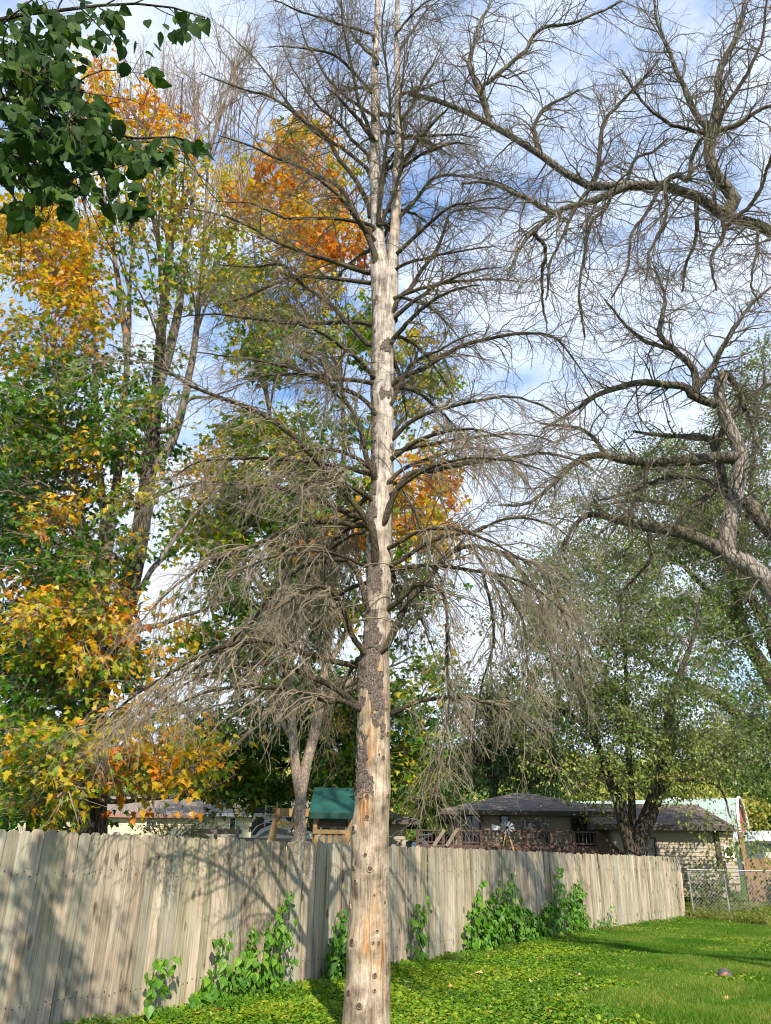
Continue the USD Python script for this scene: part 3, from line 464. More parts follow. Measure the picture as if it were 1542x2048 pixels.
for poly, mt in (([RVx(501, 1664), RVx(504, 1646), RVx(513, 1635), RVx(525, 1633), RVx(530, 1638), RVx(526, 1646), RVx(512, 1652), RVx(505, 1662)], rvb), ([RVx(503, 1668), RVx(516, 1652), RVx(545, 1640), RVx(562, 1632), RVx(566, 1636), RVx(545, 1648), RVx(522, 1658), RVx(508, 1672)], rvb),
                 ([RVx(512, 1676), RVx(530, 1662), RVx(552, 1655), RVx(575, 1660), RVx(590, 1672), RVx(570, 1670), RVx(545, 1666), RVx(528, 1672)], rvg), ([RVx(566, 1634), RVx(640, 1636), RVx(640, 1668), RVx(610, 1660), RVx(585, 1648)], rvb), ([RVx(560, 1678), RVx(640, 1680), RVx(640, 1690), RVx(562, 1688)], rvb), ([RVx(644, 1640), RVx(690, 1640), RVx(690, 1672), RVx(644, 1670)], rvb)):
    put("graphic_panel", rf.prism(poly, -0.012 - 0.004 * (mt is rvg), -0.001), mt, rv)
put("window", rf.prism([RVx(655, 1644), RVx(672, 1644), RVx(672, 1658), RVx(655, 1658)], -0.03, -0.014), glass, rv)
lad = [RVx(532, 1614), RVx(538, 1614)]
put("ladder", cat_meshes([rf.box(lad[0][0] - 0.02, lad[0][0] + 0.02, -0.1, -0.06, lad[0][1] - 0.6, lad[0][1] + 0.15), rf.box(lad[0][0] + 0.35, lad[0][0] + 0.39, -0.1, -0.06, lad[0][1] - 0.6, lad[0][1] + 0.15)] + [rf.box(lad[0][0] + 0.021, lad[0][0] + 0.349, -0.1, -0.06, lad[0][1] - 0.5 + 0.25 * k, lad[0][1] - 0.47 + 0.25 * k) for k in range(3)]), metal_g, rv)
# -- car behind the fence
car = thing("blue_car", "blue-grey car roof and windshield showing above the fence left of the dark deck", "car"); c0 = at(802, 1690, 33); kf = Frame([c0[0], c0[1], 0], (1, 0.25)); blue = plain("car_paint_look", (0.06, 0.10, 0.16), 0.25, 0.05, spec=0.6)
def KX(x, y): return along(kf, x, y)
zc = KX(840, 1668)[1]; zh = KX(815, 1685)[1]
put("body", kf.prism([(-0.3, zh - 0.75), (3.9, zh - 0.75), (3.9, zh + 0.02), (1.0, zh + 0.04), (-0.1, zh - 0.02), (-0.35, zh - 0.2)], 0, 1.75), blue, car)
put("cabin", kf.prism([(0.45, zh + 0.041), (3.6, zh + 0.03), (2.9, zc - 0.04), (1.15, zc - 0.04)], 0.1, 1.65), dark_in, car); put("roof", kf.prism([(1.05, zc - 0.037), (2.95, zc - 0.037), (2.7, zc + 0.03), (1.3, zc + 0.03)], 0.08, 1.67), blue, car)
put("windshield", kf.prism([(0.42, zh + 0.05), (0.46, zh + 0.05), (1.13, zc - 0.045), (1.09, zc - 0.045)], 0.15, 1.6), glass, car); put("side_window", kf.prism([(0.85, zh + 0.09), (2.0, zh + 0.09), (2.0, zc - 0.07), (1.25, zc - 0.07)], 0.08, 0.098), glass, car); put("side_window", kf.prism([(2.08, zh + 0.09), (3.2, zh + 0.09), (2.8, zc - 0.07), (2.08, zc - 0.07)], 0.08, 0.098), glass, car)
for x in (0.5, 3.0):
    c = kf.P(np.array([x, 0.0, zh - 0.72])); put("wheel", tubes([[c - kf.d * 0.02, c + kf.d * 0.2]], [[0.33, 0.33]], 18, True), black_m, car)
put("headlight", kf.prism([(-0.33, zh - 0.25), (-0.05, zh - 0.15), (0.0, zh - 0.25), (-0.3, zh - 0.36)], -0.01, -0.001), trim_white, car); put("mirror", kf.box(0.7, 0.85, -0.18, -0.002, zh + 0.03, zh + 0.16), blue, car)

# -- playset
ps = thing("wooden_playset", "wooden playset tower under a green canopy with a swing beam, behind the fence", "playset"); q0 = at(627, 1690, 20.5); pf = Frame([q0[0], q0[1], 0], (1, 0.04))
def PX(x, y): return along(pf, x, y)
green = plain("green_canvas_look", (0.006, 0.070, 0.052), 0.6, 0.12, 5, bump=0.3, bscale=6)
aL, zE = PX(618, 1626); aR, _ = PX(712, 1626); aT0, zT = PX(627, 1570); aT1, _ = PX(707, 1572); DW = 1.35
npt, nh = 9, 7; cv = []
for s in (0, 1):
    pass
grid = lambda a00, a01, a10, a11, d0, d1, z0, z1: np.array([[[(a00 + (a01 - a00) * i / 12) * (1 - j / 6) + (a10 + (a11 - a10) * i / 12) * (j / 6), d0 + (d1 - d0) * j / 6 + 0.04 * math.sin(math.pi * j / 6) * (-1 if d1 > d0 else 1), z0 + (z1 - z0) * j / 6 + 0.006 * math.sin(i * 1.3 + j)] for i in range(13)] for j in range(7)])
for d0, d1 in ((-0.1, DW / 2), (DW + 0.1, DW / 2)):
    g_ = grid(aL, aR, aT0, aT1, d0, d1, zE, zT); v = pf.P(g_.reshape(-1, 3)); fq_ = np.array([[j * 13 + i, j * 13 + i + 1, (j + 1) * 13 + i + 1, (j + 1) * 13 + i] for j in range(6) for i in range(12)])
    put("canopy", (v, fq_), green, ps, smooth=True)
put("canopy_valance", cat_meshes([pf.box(aL + 0.02, aR - 0.02, -0.11, -0.09, zE - 0.13, zE + 0.01), pf.box(aL + 0.02, aR - 0.02, DW + 0.09, DW + 0.11, zE - 0.13, zE + 0.01)]), plain("dark_green_canvas_look", (0.006, 0.05, 0.036), 0.6), ps)
zRt, zRb, zD = PX(660, 1662)[1], PX(660, 1668)[1], 1.75
for a in (PX(630, 1650)[0], PX(700, 1650)[0]):
    for d in (0.05, DW - 0.15): put("post", pf.box(a - 0.05, a + 0.05, d, d + 0.1, 0.3, zE + 0.02), W["play"], ps)
put("top_beam", pf.box(PX(634, 1630)[0], PX(698, 1630)[0], 0.101, 0.14, zE - 0.32, zE - 0.18), W["deck"], ps)
put("handrail", pf.box(PX(626, 1660)[0], PX(706, 1660)[0], -0.06, -0.003, zRb, zRt + 0.03), W["play"], ps); put("floor", pf.box(PX(627, 1660)[0], PX(704, 1660)[0], 0.0, DW, zD - 0.08, zD), W["play"], ps)
for x in (633, 646, 660, 673, 686, 699): a = PX(x, 1670)[0]; put("rail_slat", pf.box(a - 0.05, a + 0.05, -0.03, -0.004, zD - 0.1, zRb - 0.002), W["play"], ps)
bL = PX(543, 1622); bR = PX(631, 1631)
put("swing_beam", bar(pf.P(np.array([bL[0], 0.5, bL[1]])), pf.P(np.array([bR[0] + 0.1, 0.5, bL[1]])), 0.09, 0.19), W["play"], ps)
for d in (0.4, 0.6): put("beam_leg", bar(pf.P(np.array([PX(551, 1632)[0], 0.5, bL[1] - 0.05])), pf.P(np.array([PX(516, 1700)[0], 0.5 + (d - 0.5) * 9, 0.35])), 0.11, 0.14), W["play"], ps)
put("brace", bar(pf.P(np.array([PX(708, 1650)[0], -0.1, PX(708, 1642)[1]])), pf.P(np.array([PX(688, 1690)[0], -0.1, PX(688, 1692)[1]])), 0.04, 0.14), W["play"], ps)
yel = plain("yellow_plastic_look", (0.62, 0.36, 0.03), 0.4, 0.1)
for i, (x0, nm) in enumerate(((563, "leftmost yellow trapeze handle hanging by ropes from the swing beam"), (586, "middle yellow handle hanging from the swing beam in front of the pale trunk"), (607, "yellow handle hanging from the swing beam nearest the green canopy"))):
    s_ = thing("swing_handle", nm, "swing", "yellow swing handles under the beam"); a, zt = PX(x0, 1641); zb_ = PX(x0, 1652)[1]
    for s in (-0.06, 0.06):
        put("rope", tubes([pf.P(np.array([[a + s, 0.5, bL[1] - 0.12], [a + s, 0.5, zt]]))], [[0.008, 0.008]], 4), trim_white, s_)
        put("handle", tubes([pf.P(np.array([[a + s, 0.5, zt], [a + s - 0.05, 0.45, (zt + zb_) / 2], [a + s - 0.07, 0.4, zb_], [a + s + 0.07, 0.4, zb_], [a + s + 0.05, 0.45, (zt + zb_) / 2], [a + s, 0.5, zt]]))], [[0.022] * 6], 6), yel, s_)
# -- grey rail behind the left fence
gz = thing("grey_wood_railing", "weathered grey wooden deck railing in front of the yellow house", "railing"); g0 = at(382, 1660, 26); gfm = Frame([g0[0], g0[1], 0], (1, 0.0))
put("rail", gfm.box(0, 1.55, 0, 0.1, g0[2] - 0.1, g0[2] + 0.04), W["greywood"], gz); put("rail", gfm.box(1.2, 4.0, -0.05, 0.3, g0[2] - 0.42, g0[2] - 0.2), W["greywood"], gz)
for x in (0.02, 0.75, 1.42): put("post", gfm.box(x, x + 0.09, -0.101, -0.003, 0.4, g0[2] + 0.14), W["greywood"], gz)
put("brace", bar(gfm.P(np.array([0.35, -0.15, g0[2] - 0.12])), gfm.P(np.array([1.1, -0.15, g0[2] - 0.5])), 0.05, 0.12), W["greywood"], gz)

# ---------------------------------------------------------------- board fence
fence = thing("board_fence", "long weathered dog-eared board fence running across the yard from left to right", "fence")
seg = np.r_[0, np.cumsum(np.linalg.norm(np.diff(FENCE, axis=0), axis=1))]; TOT = seg[-1]
def fpos(s):
    return np.array([np.interp(s, seg, FENCE[:, 0]), np.interp(s, seg, FENCE[:, 1])])
g = np.random.default_rng(3); s = 0.0; nb = 0
BW = 0.138
while s < TOT - 0.02:
    w = BW * (0.97 + 0.06 * g.random()); p, p2 = fpos(s), fpos(min(s + w, TOT)); t = (p2 - p) / (np.linalg.norm(p2 - p) + 1e-9); nrm = np.array([t[1], -t[0]])
    h = 1.83 + 0.012 * g.normal(); z0 = -0.06; off = 0.004 * g.normal(); lean = 0.004 * g.normal(); c = 0.028 + 0.006 * g.random(); th = 0.018
    wv = 0.003 * g.normal(); gap = 0.005 + 0.005 * g.random()
    x0, x1 = gap / 2, w - gap / 2
    prof = [(x0, z0), (x1, z0), (x1, 0.6 * h), (x1 + wv, h - c), (x1 - c + wv, h), (x0 + c + wv, h), (x0 + wv, h - c), (x0, 0.6 * h)]
    k = len(prof); bow = 0.006 * g.normal(); dsh = [0, 0, bow, lean * 2, lean * 2, lean * 2, lean * 2, bow]
    tw = 0.05 * g.normal()
    v = np.array([[*(p + t * a + nrm * (off + dd_ + (a - w / 2) * tw + th * f_)), z] for f_ in (0, 1) for (a, z), dd_ in zip(prof, dsh)])
    v[:, :2] += np.outer(np.clip(v[:, 2], 0, 2), t * 0.10 * float(sstep(TOT - 7, TOT, s)))
    F = [[0, i + 1, i] for i in range(1, k - 1)] + [[k, k + i, k + i + 1] for i in range(1, k - 1)] + [f_ for i in range(k) for f_ in ([i, (i + 1) % k, k + (i + 1) % k], [i, k + (i + 1) % k, k + i])]
    put("board", (v, np.array(F)), W["fence"][int(g.choice(3, p=[0.42, 0.36, 0.22]))], fence); nb += 1
    s += w
nl_ = []
for s in np.arange(0.03, TOT - 0.1, BW / 2):
    p, p2 = fpos(s), fpos(s + 0.05); t = (p2 - p) / np.linalg.norm(p2 - p); nrm = np.array([t[1], -t[0]])
    for z in (0.35, 1.45): q_ = np.array([*(p + nrm * 0.019), z + 0.02 * g.normal()]); nl_.append([q_, q_ + np.array([*nrm, 0]) * 0.009])
put("nail_heads", tubes(np.array(nl_), np.full((len(nl_), 2), 0.0055), 6, True), plain("rusty_nail_look", (0.09, 0.06, 0.045), 0.6), fence, kind="stuff")
for i in range(len(FENCE) - 1):
    a, b = FENCE[i], FENCE[i + 1]; t = (b - a) / np.linalg.norm(b - a); nrm = np.array([-t[1], t[0]])
    for z in (0.35, 1.45): put("rail", bar([*(a + nrm * 0.045), z], [*(b + nrm * 0.045), z], 0.04, 0.09), W["fence"][1], fence)
for s in np.arange(1.2, TOT, 2.44):
    p, p2 = fpos(s), fpos(s + 0.1); t = (p2 - p) / np.linalg.norm(p2 - p); nrm = np.array([-t[1], t[0]]); f_ = Frame([*(p + nrm * 0.12), 0], t); put("post", f_.box(-0.045, 0.045, -0.045, 0.045, -0.3, 1.72), W["fence"][1], fence)

# chain link, brown fence
E0 = np.array([9.75, 26.9]); E1 = np.array([18.0, 25.6]); ZC = 1.46
cl = thing("chain_link_fence", "galvanised chain-link fence between the board fence end and the brown board fence", "fence"); cfr = Frame([*E0, 0], E1 - E0); CLN = np.linalg.norm(E1 - E0)
wire = plain("galvanised_wire_look", (0.36, 0.37, 0.36), 0.5, 0.15, metal=0.2)
ws = []; stp = 0.10
for s in np.arange(-ZC, CLN, stp):
    for dr in (1, -1):
        a0_, a1_ = (s, s + ZC - 0.05)
        zz0, zz1 = (0.03, ZC - 0.02) if dr > 0 else (ZC - 0.02, 0.03)
        t0 = max(0, (0 - a0_) / (a1_ - a0_)); t1 = min(1, (CLN - a0_) / (a1_ - a0_))
        if t1 > t0: ws.append([[a0_ + (a1_ - a0_) * t0, 0.004 * dr, zz0 + (zz1 - zz0) * t0], [a0_ + (a1_ - a0_) * t1, 0.004 * dr, zz0 + (zz1 - zz0) * t1]])
ws = cfr.P(np.array(ws)); put("wire_mesh", tubes(ws, np.full((len(ws), 2), 0.0036), 4), wire, cl, kind="stuff")
put("top_rail", tubes([cfr.P(np.array([[0, 0, ZC], [CLN, 0, ZC]]))], [[0.018, 0.018]], 8), wire, cl, smooth=True)
for a in (0.03, 1.1, 4.1, 7.1): put("post", tubes([cfr.P(np.array([[a, 0.035, -0.2], [a, 0.035, ZC + 0.05]]))], [[0.019, 0.019]], 8, True), wire, cl, smooth=True)
bfz = thing("brown_board_fence", "reddish brown board fence with one tall post behind the chain-link at the right edge", "fence"); b0 = at(1494, 1716, 30); bfr = Frame([b0[0], b0[1], 0], (1, -0.15)); s = 0; g = np.random.default_rng(5)
while s < 6: put("board", bfr.box(s + 0.004, s + 0.136, 0, 0.02, 0.1, b0[2] + 0.03 * g.normal()), W["cedar"], bfz); s += 0.14
put("rail", bfr.box(0, 6, 0.021, 0.06, 1.3, 1.39), W["cedar"], bfz); put("rail", bfr.box(0, 6, 0.021, 0.06, 0.5, 0.59), W["cedar"], bfz); put("post", bfr.box(-0.16, -0.01, -0.03, 0.12, 0, at(1488, 1664, 30)[2]), W["cedar"], bfz)
# dark brush pile / shrub masses seen through the chain link come with the plants

# ---------------------------------------------------------------- the dead spruce
YS = 8.9
spruce = thing("dead_spruce", "tall dead conifer with peeling pale trunk and drooping branches mid-yard", "tree")
TR = np.array([(2110, 664, 792), (2080, 674, 787), (2048, 683, 781), (2000, 688, 781), (1950, 692, 781), (1900, 694, 780), (1850, 697, 780), (1800, 701, 779), (1750, 703, 779), (1700, 703, 778), (1650, 707, 778), (1600, 710, 780), (1575, 712, 781), (1500, 714, 780), (1450, 714, 780), (1380, 716, 780), (1330, 718, 779), (1280, 727, 780), (1240, 730, 781),
               (1150, 734, 782), (1050, 731, 784), (1000, 740, 786), (950, 744, 787), (850, 744, 787), (750, 742, 787), (700, 744, 788), (600, 745, 793), (560, 745, 795)], float)
LS = np.array([(700, 746, 784), (600, 743, 786), (545, 741, 782), (500, 741, 772), (450, 742, 766), (400, 740, 764), (330, 738, 762), (250, 742, 759), (150, 742, 757), (70, 747, 758), (0, 750, 761), (-120, 752, 760), (-260, 754, 760)], float)
RS = np.array([(640, 765, 796), (600, 767, 796), (545, 772, 797), (500, 776, 798), (450, 781, 801), (380, 783, 802), (300, 789, 805), (200, 790, 802), (100, 788, 799), (0, 790, 799), (-120, 792, 799), (-240, 794, 799)], float)
def trunk_rings(tab, rows, sides, Y=YS, dY=0.0, seed=0, amp=0.05, knots=()):
    ys = np.linspace(tab[0, 0], tab[-1, 0], rows); l = np.interp(-ys, -tab[:, 0], tab[:, 1]); r = np.interp(-ys, -tab[:, 0], tab[:, 2])
    C = np.array([at((a + b) / 2, y, Y + dY * i / rows) for i, (y, a, b) in enumerate(zip(ys, l, r))]); rad = (r - l) / 2 / FOC * wdepth(C)
    th = np.arange(sides) * 2 * np.pi / sides; dirs = np.stack([np.cos(th), np.sin(th), 0 * th], 1)
    nz = meshkit.fbm(np.stack([np.broadcast_to(dirs[None, :, 0] * 1.6, (rows, sides)), np.broadcast_to(dirs[None, :, 1] * 1.6, (rows, sides)), np.broadcast_to(C[:, 2:3] * 1.1, (rows, sides))], -1) + seed * 7.3, 4, seed) - 0.5
    nf = meshkit.fbm(np.stack([np.broadcast_to(dirs[None, :, 0] * 9, (rows, sides)), np.broadcast_to(dirs[None, :, 1] * 9, (rows, sides)), np.broadcast_to(C[:, 2:3] * 1.5, (rows, sides))], -1), 3, seed + 5) - 0.5
    rr = rad[:, None] * (1 + amp * 2.2 * nz + amp * 0.9 * nf); V = C[:, None] + rr[..., None] * dirs[None]
    for kx, ky, kr in knots:
        i = int(np.argmin(np.abs(ys - ky))); dx = (kx - (l[i] + r[i]) / 2) / max((r[i] - l[i]) / 2, 1); ct = np.clip(dx, -0.97, 0.97); p = C[i] + rad[i] * np.array([ct, -math.sqrt(1 - ct * ct), 0])
        d2 = ((V - p) ** 2 * [1, 1, 0.6]).sum(-1); bump = np.exp(-d2 / (2 * (kr * 1.5) ** 2)) * kr * 0.55 - np.exp(-d2 / (2 * (kr * 0.45) ** 2)) * kr * 0.35
        V = V + bump[..., None] * dirs[None]
    i, j = np.meshgrid(np.arange(rows - 1), np.arange(sides), indexing="ij"); j2 = (j + 1) % sides
    F = np.stack([i * sides + j, i * sides + j2, (i + 1) * sides + j2, (i + 1) * sides + j], -1).reshape(-1, 4)
    return V.reshape(-1, 3), F, C, rad, ys, np.tile(dirs, (rows, 1))
KN = [(735, 1594, .045), (735, 1636, .045), (708, 1658, .05), (731, 1709, .035), (739, 1737, .05), (707, 1735, .03), (711, 1764, .03), (768, 1804, .03), (748, 1790, .025), (700, 1815, .035), (755, 1862, .025), (705, 1884, .05), (746, 1886, .025), (757, 1887, .025), (748, 1951, .032), (748, 1980, .025), (720, 2010, .04), (697, 1985, .035), (774, 1468, .035), (766, 1515, .035), (771, 1418, .03), (776, 1590, .03)]
tv, tf, tC, trad, tys, tdir = trunk_rings(TR, 420, 88, knots=KN, amp=0.045)
trunk = put("trunk", (tv, tf), T_, spruce, smooth=True)
lv, lf, *_l = trunk_rings(LS, 150, 24, dY=0.05, seed=2, amp=0.05); put("trunk_fork", (lv, lf), T_, spruce, smooth=True)
rv_, rf_, *_r2 = trunk_rings(RS, 150, 24, dY=-0.05, seed=3, amp=0.05); put("trunk_fork", (rv_, rf_), T_, spruce, smooth=True)
knotm = plain('knot_core_look', (0.075, 0.042, 0.024), 0.8, 0.5, 60)
tpx = pix(tv)
for kx, ky, kr in KN:
    kq = int(np.argmin(np.where(tv[:, 1] < YS, np.linalg.norm(tpx - (kx, ky), axis=1), 1e9))); n_ = tdir[kq] + np.array([0, 0, 0.12]); p = tv[kq] - tdir[kq] * 0.002
    r_ = kr * 0.62; col = tubes([[p - n_ * 0.03, p + n_ * (kr * 0.10), p + n_ * (kr * 0.24), p + n_ * (kr * 0.27)]], [[r_ * 1.7, r_ * 1.45, r_ * 1.1, r_ * 0.9]], 12, False)
    kn = put("knot", col, T_, trunk, smooth=True); put("knot_core", tubes([[p - n_ * (kr * 0.1), p + n_ * (kr * 0.17), p + n_ * (kr * 0.20)]], [[r_ * 0.92, r_ * 0.90, r_ * 0.1]], 10, True), knotm, trunk, smooth=40)
# patches of bark still holding on
def bark_mask(v, pp):
    n = (meshkit.fbm(v * [14, 14, 9], 3, 4) - 0.5); x, y = pp[:, 0], pp[:, 1] + 120 * n + 60 * (meshkit.noise(v * [9, 9, 5], 13) - 0.5); i = np.clip(np.interp(-y, -TR[:, 0], np.arange(len(TR))), 0, len(TR) - 1)
    l = np.interp(-y, -TR[:, 0], TR[:, 1]); r = np.interp(-y, -TR[:, 0], TR[:, 2]); u = (x - l) / (r - l); front = (v[:, 1] < YS + 0.02); m = np.zeros(len(v), bool); un = u + n * 0.35
    def band(y0, y1, u0, u1): return (y > y0) & (y < y1) & (un > u0) & (un < u1)
    m |= band(1452, 1580, -1, 0.33) & front
    m |= band(1335, 1400, -1, 0.8) & front
    m |= band(1400, 1450, 0.42, 0.82 - 0.0) & front & (un < 0.82 - (y - 1400) / 50 * 0.2) & (un > 0.3 + (y - 1400) / 50 * 0.25)
    m |= band(1235, 1335, -1, 0.62) & front
    m |= band(1120, 1175, -1, 0.6) & front
    m |= band(1030, 1120, -1, 0.45) & front & (n > -0.12)
    m |= band(940, 1030, -1, 0.30) & front
    m |= band(560, 940, -1, 0.13) & front
    m |= (v[:, 1] > YS + 0.03) & (v[:, 2] > 2.4) & (meshkit.fbm(v * [3, 3, 1.2], 3, 9) > 0.47)
    m |= (meshkit.fbm(v * [6, 6, 2.6], 4, 21) > 0.655) & (v[:, 2] > 2.2)
    return m
pp = pix(tv); mk = bark_mask(tv, pp); fm = mk[tf].all(1)
from scipy.spatial import cKDTree
_g = np.random.default_rng(17); cand_ = np.flatnonzero(mk); sd = cand_[_g.choice(len(cand_), min(len(cand_), 1500), replace=False)]; sw = np.array([1, 1, 0.55]); kd = cKDTree(tv[sd] * sw); dd2, ix = kd.query((tv + (meshkit.noise(tv * 60, 3)[:, None] - 0.5) * 0.02) * sw, k=2)
gap_ = np.clip((dd2[:, 1] - dd2[:, 0]) / 0.012, 0, 1); plate = _g.random(len(sd))[ix[:, 0]]
bv = tv + tdir * (0.002 + (0.004 + 0.010 * plate) * gap_ + 0.003 * meshkit.noise(tv * [120, 120, 60], 8))[:, None]
bf_ = tf[fm]; uq, inv = np.unique(bf_, return_inverse=True); bfaces = inv.reshape(bf_.shape)
# skirt so that the patches have thickness
ed = np.sort(np.vstack([bfaces[:, [0, 1]], bfaces[:, [1, 2]], bfaces[:, [2, 3]], bfaces[:, [3, 0]]]), 1); ue, cnt = np.unique(ed, axis=0, return_counts=True); be = ue[cnt == 1]; nv = len(uq)
inner = tv[uq] - tdir[uq] * 0.004; sk = np.column_stack([be[:, 0], be[:, 1], be[:, 1] + nv, be[:, 0] + nv])
put("bark_patches", (np.vstack([bv[uq], inner]), np.vstack([bfaces, sk])), B["flake"], trunk, kind="stuff")

LIMBS = """
15 722,1418 680,1400 656,1403 590,1383 500,1378 430,1388 340,1420
16 719,1412 676,1380 629,1356 559,1329 500,1329 440,1342 380,1365 320,1410
15 716,1333 668,1321 633,1309 570,1290 523,1278 440,1292 360,1332 270,1392 200,1455
15 734,1309 707,1270 684,1212 668,1188 640,1176 600,1192 550,1230
14 742,1227 727,1188 713,1141 695,1118 668,1118 617,1126 570,1157 523,1216 500,1247 440,1292 360,1352 280,1412 200,1475
18 750,1132 746,1071 730,1036 695,989 656,942 629,915 578,864 535,833 500,813 440,790 380,765 330,735 280,710 215,680
14 738,1051 711,1051 676,1044 617,1044 559,1063 500,1090 420,1122 340,1172 280,1232
15 740,1032 719,1032 672,1012 629,993 550,970 500,970 430,965 370,972 300,1002
12 742,950 668,930 598,923 500,919 400,927 330,962
15 752,958 734,919 723,876 707,833 688,798 672,760 640,730 600,712
12 752,829 711,790 656,770 598,740 539,723 470,710 390,700
11 746,766 695,759 664,759 600,750 520,757 450,780
11 746,650 705,643 637,646 568,646 500,639 420,630 340,640
14 740,690 729,680 705,653 671,615 647,595 613,567 585,547 568,523 500,526 440,520
11 745,567 705,561 637,554 585,557 500,591 430,612
12 745,547 705,537 654,520 585,499 534,479 500,455 430,430 365,420
15 753,520 736,472 712,431 691,386 671,366 647,352 592,325 534,304 500,287 435,268
9 750,455 688,438 620,434 568,436 534,420 500,407 425,398
13 742,425 722,383 698,345 678,325 650,277 613,253 568,219 534,198 500,190 440,170 395,152
9 740,314 705,280 685,253 664,236 637,212 603,168 579,130 562,90
10 745,290 733,240 722,215 705,137 688,58 681,0 676,-50
8 750,232 691,191 654,154 630,113 613,85 595,30
7 748,74 722,62 671,48 603,27 551,7 500,-10
9 742,345 690,300 640,270 600,235 565,190 520,126 480,85 440,45
8 746,190 700,140 660,110 600,100 540,95
13 781,1427 840,1403 910,1395 960,1402 1020,1425 1070,1465
18 762,1305 781,1282 801,1243 824,1196 851,1169 883,1122 926,1094 961,1094 1020,1110 1080,1132 1130,1190 1175,1275
14 775,1221 805,1196 832,1172 875,1180 890,1208 894,1255 898,1310
11 781,1139 851,1130 914,1137 1020,1157 1090,1192 1150,1245
12 778,1133 820,1110 851,1090 890,1075 949,1063 1020,1040 1100,1052 1165,1092
16 767,1048 781,1005 808,954 828,942 863,942 906,930 1020,915 1090,905 1160,922 1215,965
11 773,970 805,942 836,927 890,911 941,899 1020,916 1070,945
10 785,903 851,891 910,880 988,868 1060,866 1125,885
11 785,880 812,852 840,833 887,813 930,801 1020,786 1080,800 1140,835
13 783,770 812,751 851,735 910,700 960,682 1040,670 1105,674 1150,722 1195,792
10 781,809 797,770 824,723 871,700 930,668 970,655
13 785,626 797,595 818,578 842,540 869,506 886,468 900,427 927,420 979,417 1040,425
10 792,506 825,475 862,444 903,414 944,407 1005,398
10 798,438 828,407 862,366 893,354 938,356 1000,370 1060,402
10 787,598 842,578 910,564 979,557 1055,562
8 791,537 828,523 886,509 944,496 1005,487
8 803,338 842,308 876,294 910,284 965,292
8 802,273 859,270 910,270 965,282
9 797,246 825,212 842,161 862,123 880,82
7 794,188 830,180 870,160 900,150
9 764,441 791,369 804,294 797,212 804,140 806,68
10 758,441 768,328 779,239 777,171 764,68 770,0 778,-40
8 795,110 830,60 860,20 900,-10
6 792,70 850,12 900,-6
8 755,120 720,90 690,40 672,-10
9 1010,1105 1070,1180 1100,1290 1112,1370
8 990,1155 1040,1230 1050,1330 1056,1400
9 892,1250 897,1400 884,1500 870,1590
8 1090,1150 1150,1280 1175,1380
7 950,1090 1000,1200 1010,1310
8 960,1165 985,1260 960,1380 940,1500
9 660,1116 652,1150 656,1200 644,1262 640,1330
8 600,700 640,740 680,800 690,860
8 560,650 590,690 640,720 660,790
""".strip().splitlines()
g = np.random.default_rng(11)
limbs = []
for ln in LIMBS:
    w_, *pts = ln.split(); pts = np.array([[float(a) for a in p.split(",")] for p in pts])
    i = int(np.argmin(np.abs(tys - max(pts[0, 1], 562)))); cx_, R_ = pix(tC[i])[0], trad[i]; dx = (pts[0, 0] - cx_) / FOC * wdepth(tC[i])
    y0 = YS - 0.85 * math.sqrt(max(R_ * R_ - dx * dx, 0)) if abs(dx) < R_ * 0.9 else YS + g.uniform(-0.05, 0.08)
    sp = g.uniform(-1.3, 1.0); d = np.r_[0, np.cumsum(np.linalg.norm(np.diff(pts, axis=0), axis=1))]; d /= max(d[-1], 1)
    if abs(pts[0, 0] - cx_) > 45 and pts[0, 1] > 150:
        AL = np.vstack([spline(P_, 40)[4:] for _, P_ in limbs]); kp = np.linalg.norm(pix(AL) - pts[0], axis=1).argmin(); y0 = AL[kp, 1]; pts[0] = pix(AL[kp])
    LP = np.array([at(x, y, y0 + sp * t * min(1.0, d[-1])) for (x, y), t in zip(pts, d)])
    if abs(pts[0, 0] - cx_) <= 45:
        ctr_ = tC[i].copy() if pts[0, 1] > 545 else LP[0] + [0, 0.05, 0]; ctr_[2] = LP[0, 2] - 0.05; LP = np.vstack([[ctr_], LP])
    limbs.append((float(w_), LP))
# limbs that grow towards and away from the viewer, filling the whorls
for k in range(36):
    yy = g.uniform(120, 1420); az = math.pi / 2 + g.uniform(-0.9, 0.9) if k % 3 else -math.pi / 2 + g.choice([-1, 1]) * g.uniform(0.75, 1.1)
    if yy > 560: i = int(np.argmin(np.abs(tys - yy))); c, R_ = tC[i], trad[i]
    else: c = at(np.interp(yy, [120, 560], [752, 762]) if k % 2 else 794, yy, YS); R_ = 0.07
    hgt = c[2]; ln_ = np.interp(hgt, [3, 6, 9, 15], [2.6, 3.0, 2.2, 1.2]) * g.uniform(0.6, 1.1); up = np.interp(hgt, [3, 6, 9, 14], [0.15, 0.45, 0.75, 1.1]); dr = np.array([math.cos(az), math.sin(az), 0])
    if dr[1] < 0: ln_ *= 0.75
    t = np.linspace(0, 1, 6)[:, None]; P = c + dr * (R_ * 0.7 + ln_ * t) + np.array([0, 0, 1]) * (ln_ * (up * t - np.interp(hgt, [3, 8, 14], [0.75, 0.6, 0.4]) * t**2)); limbs.append((g.uniform(8, 13), P))
ntw = 0
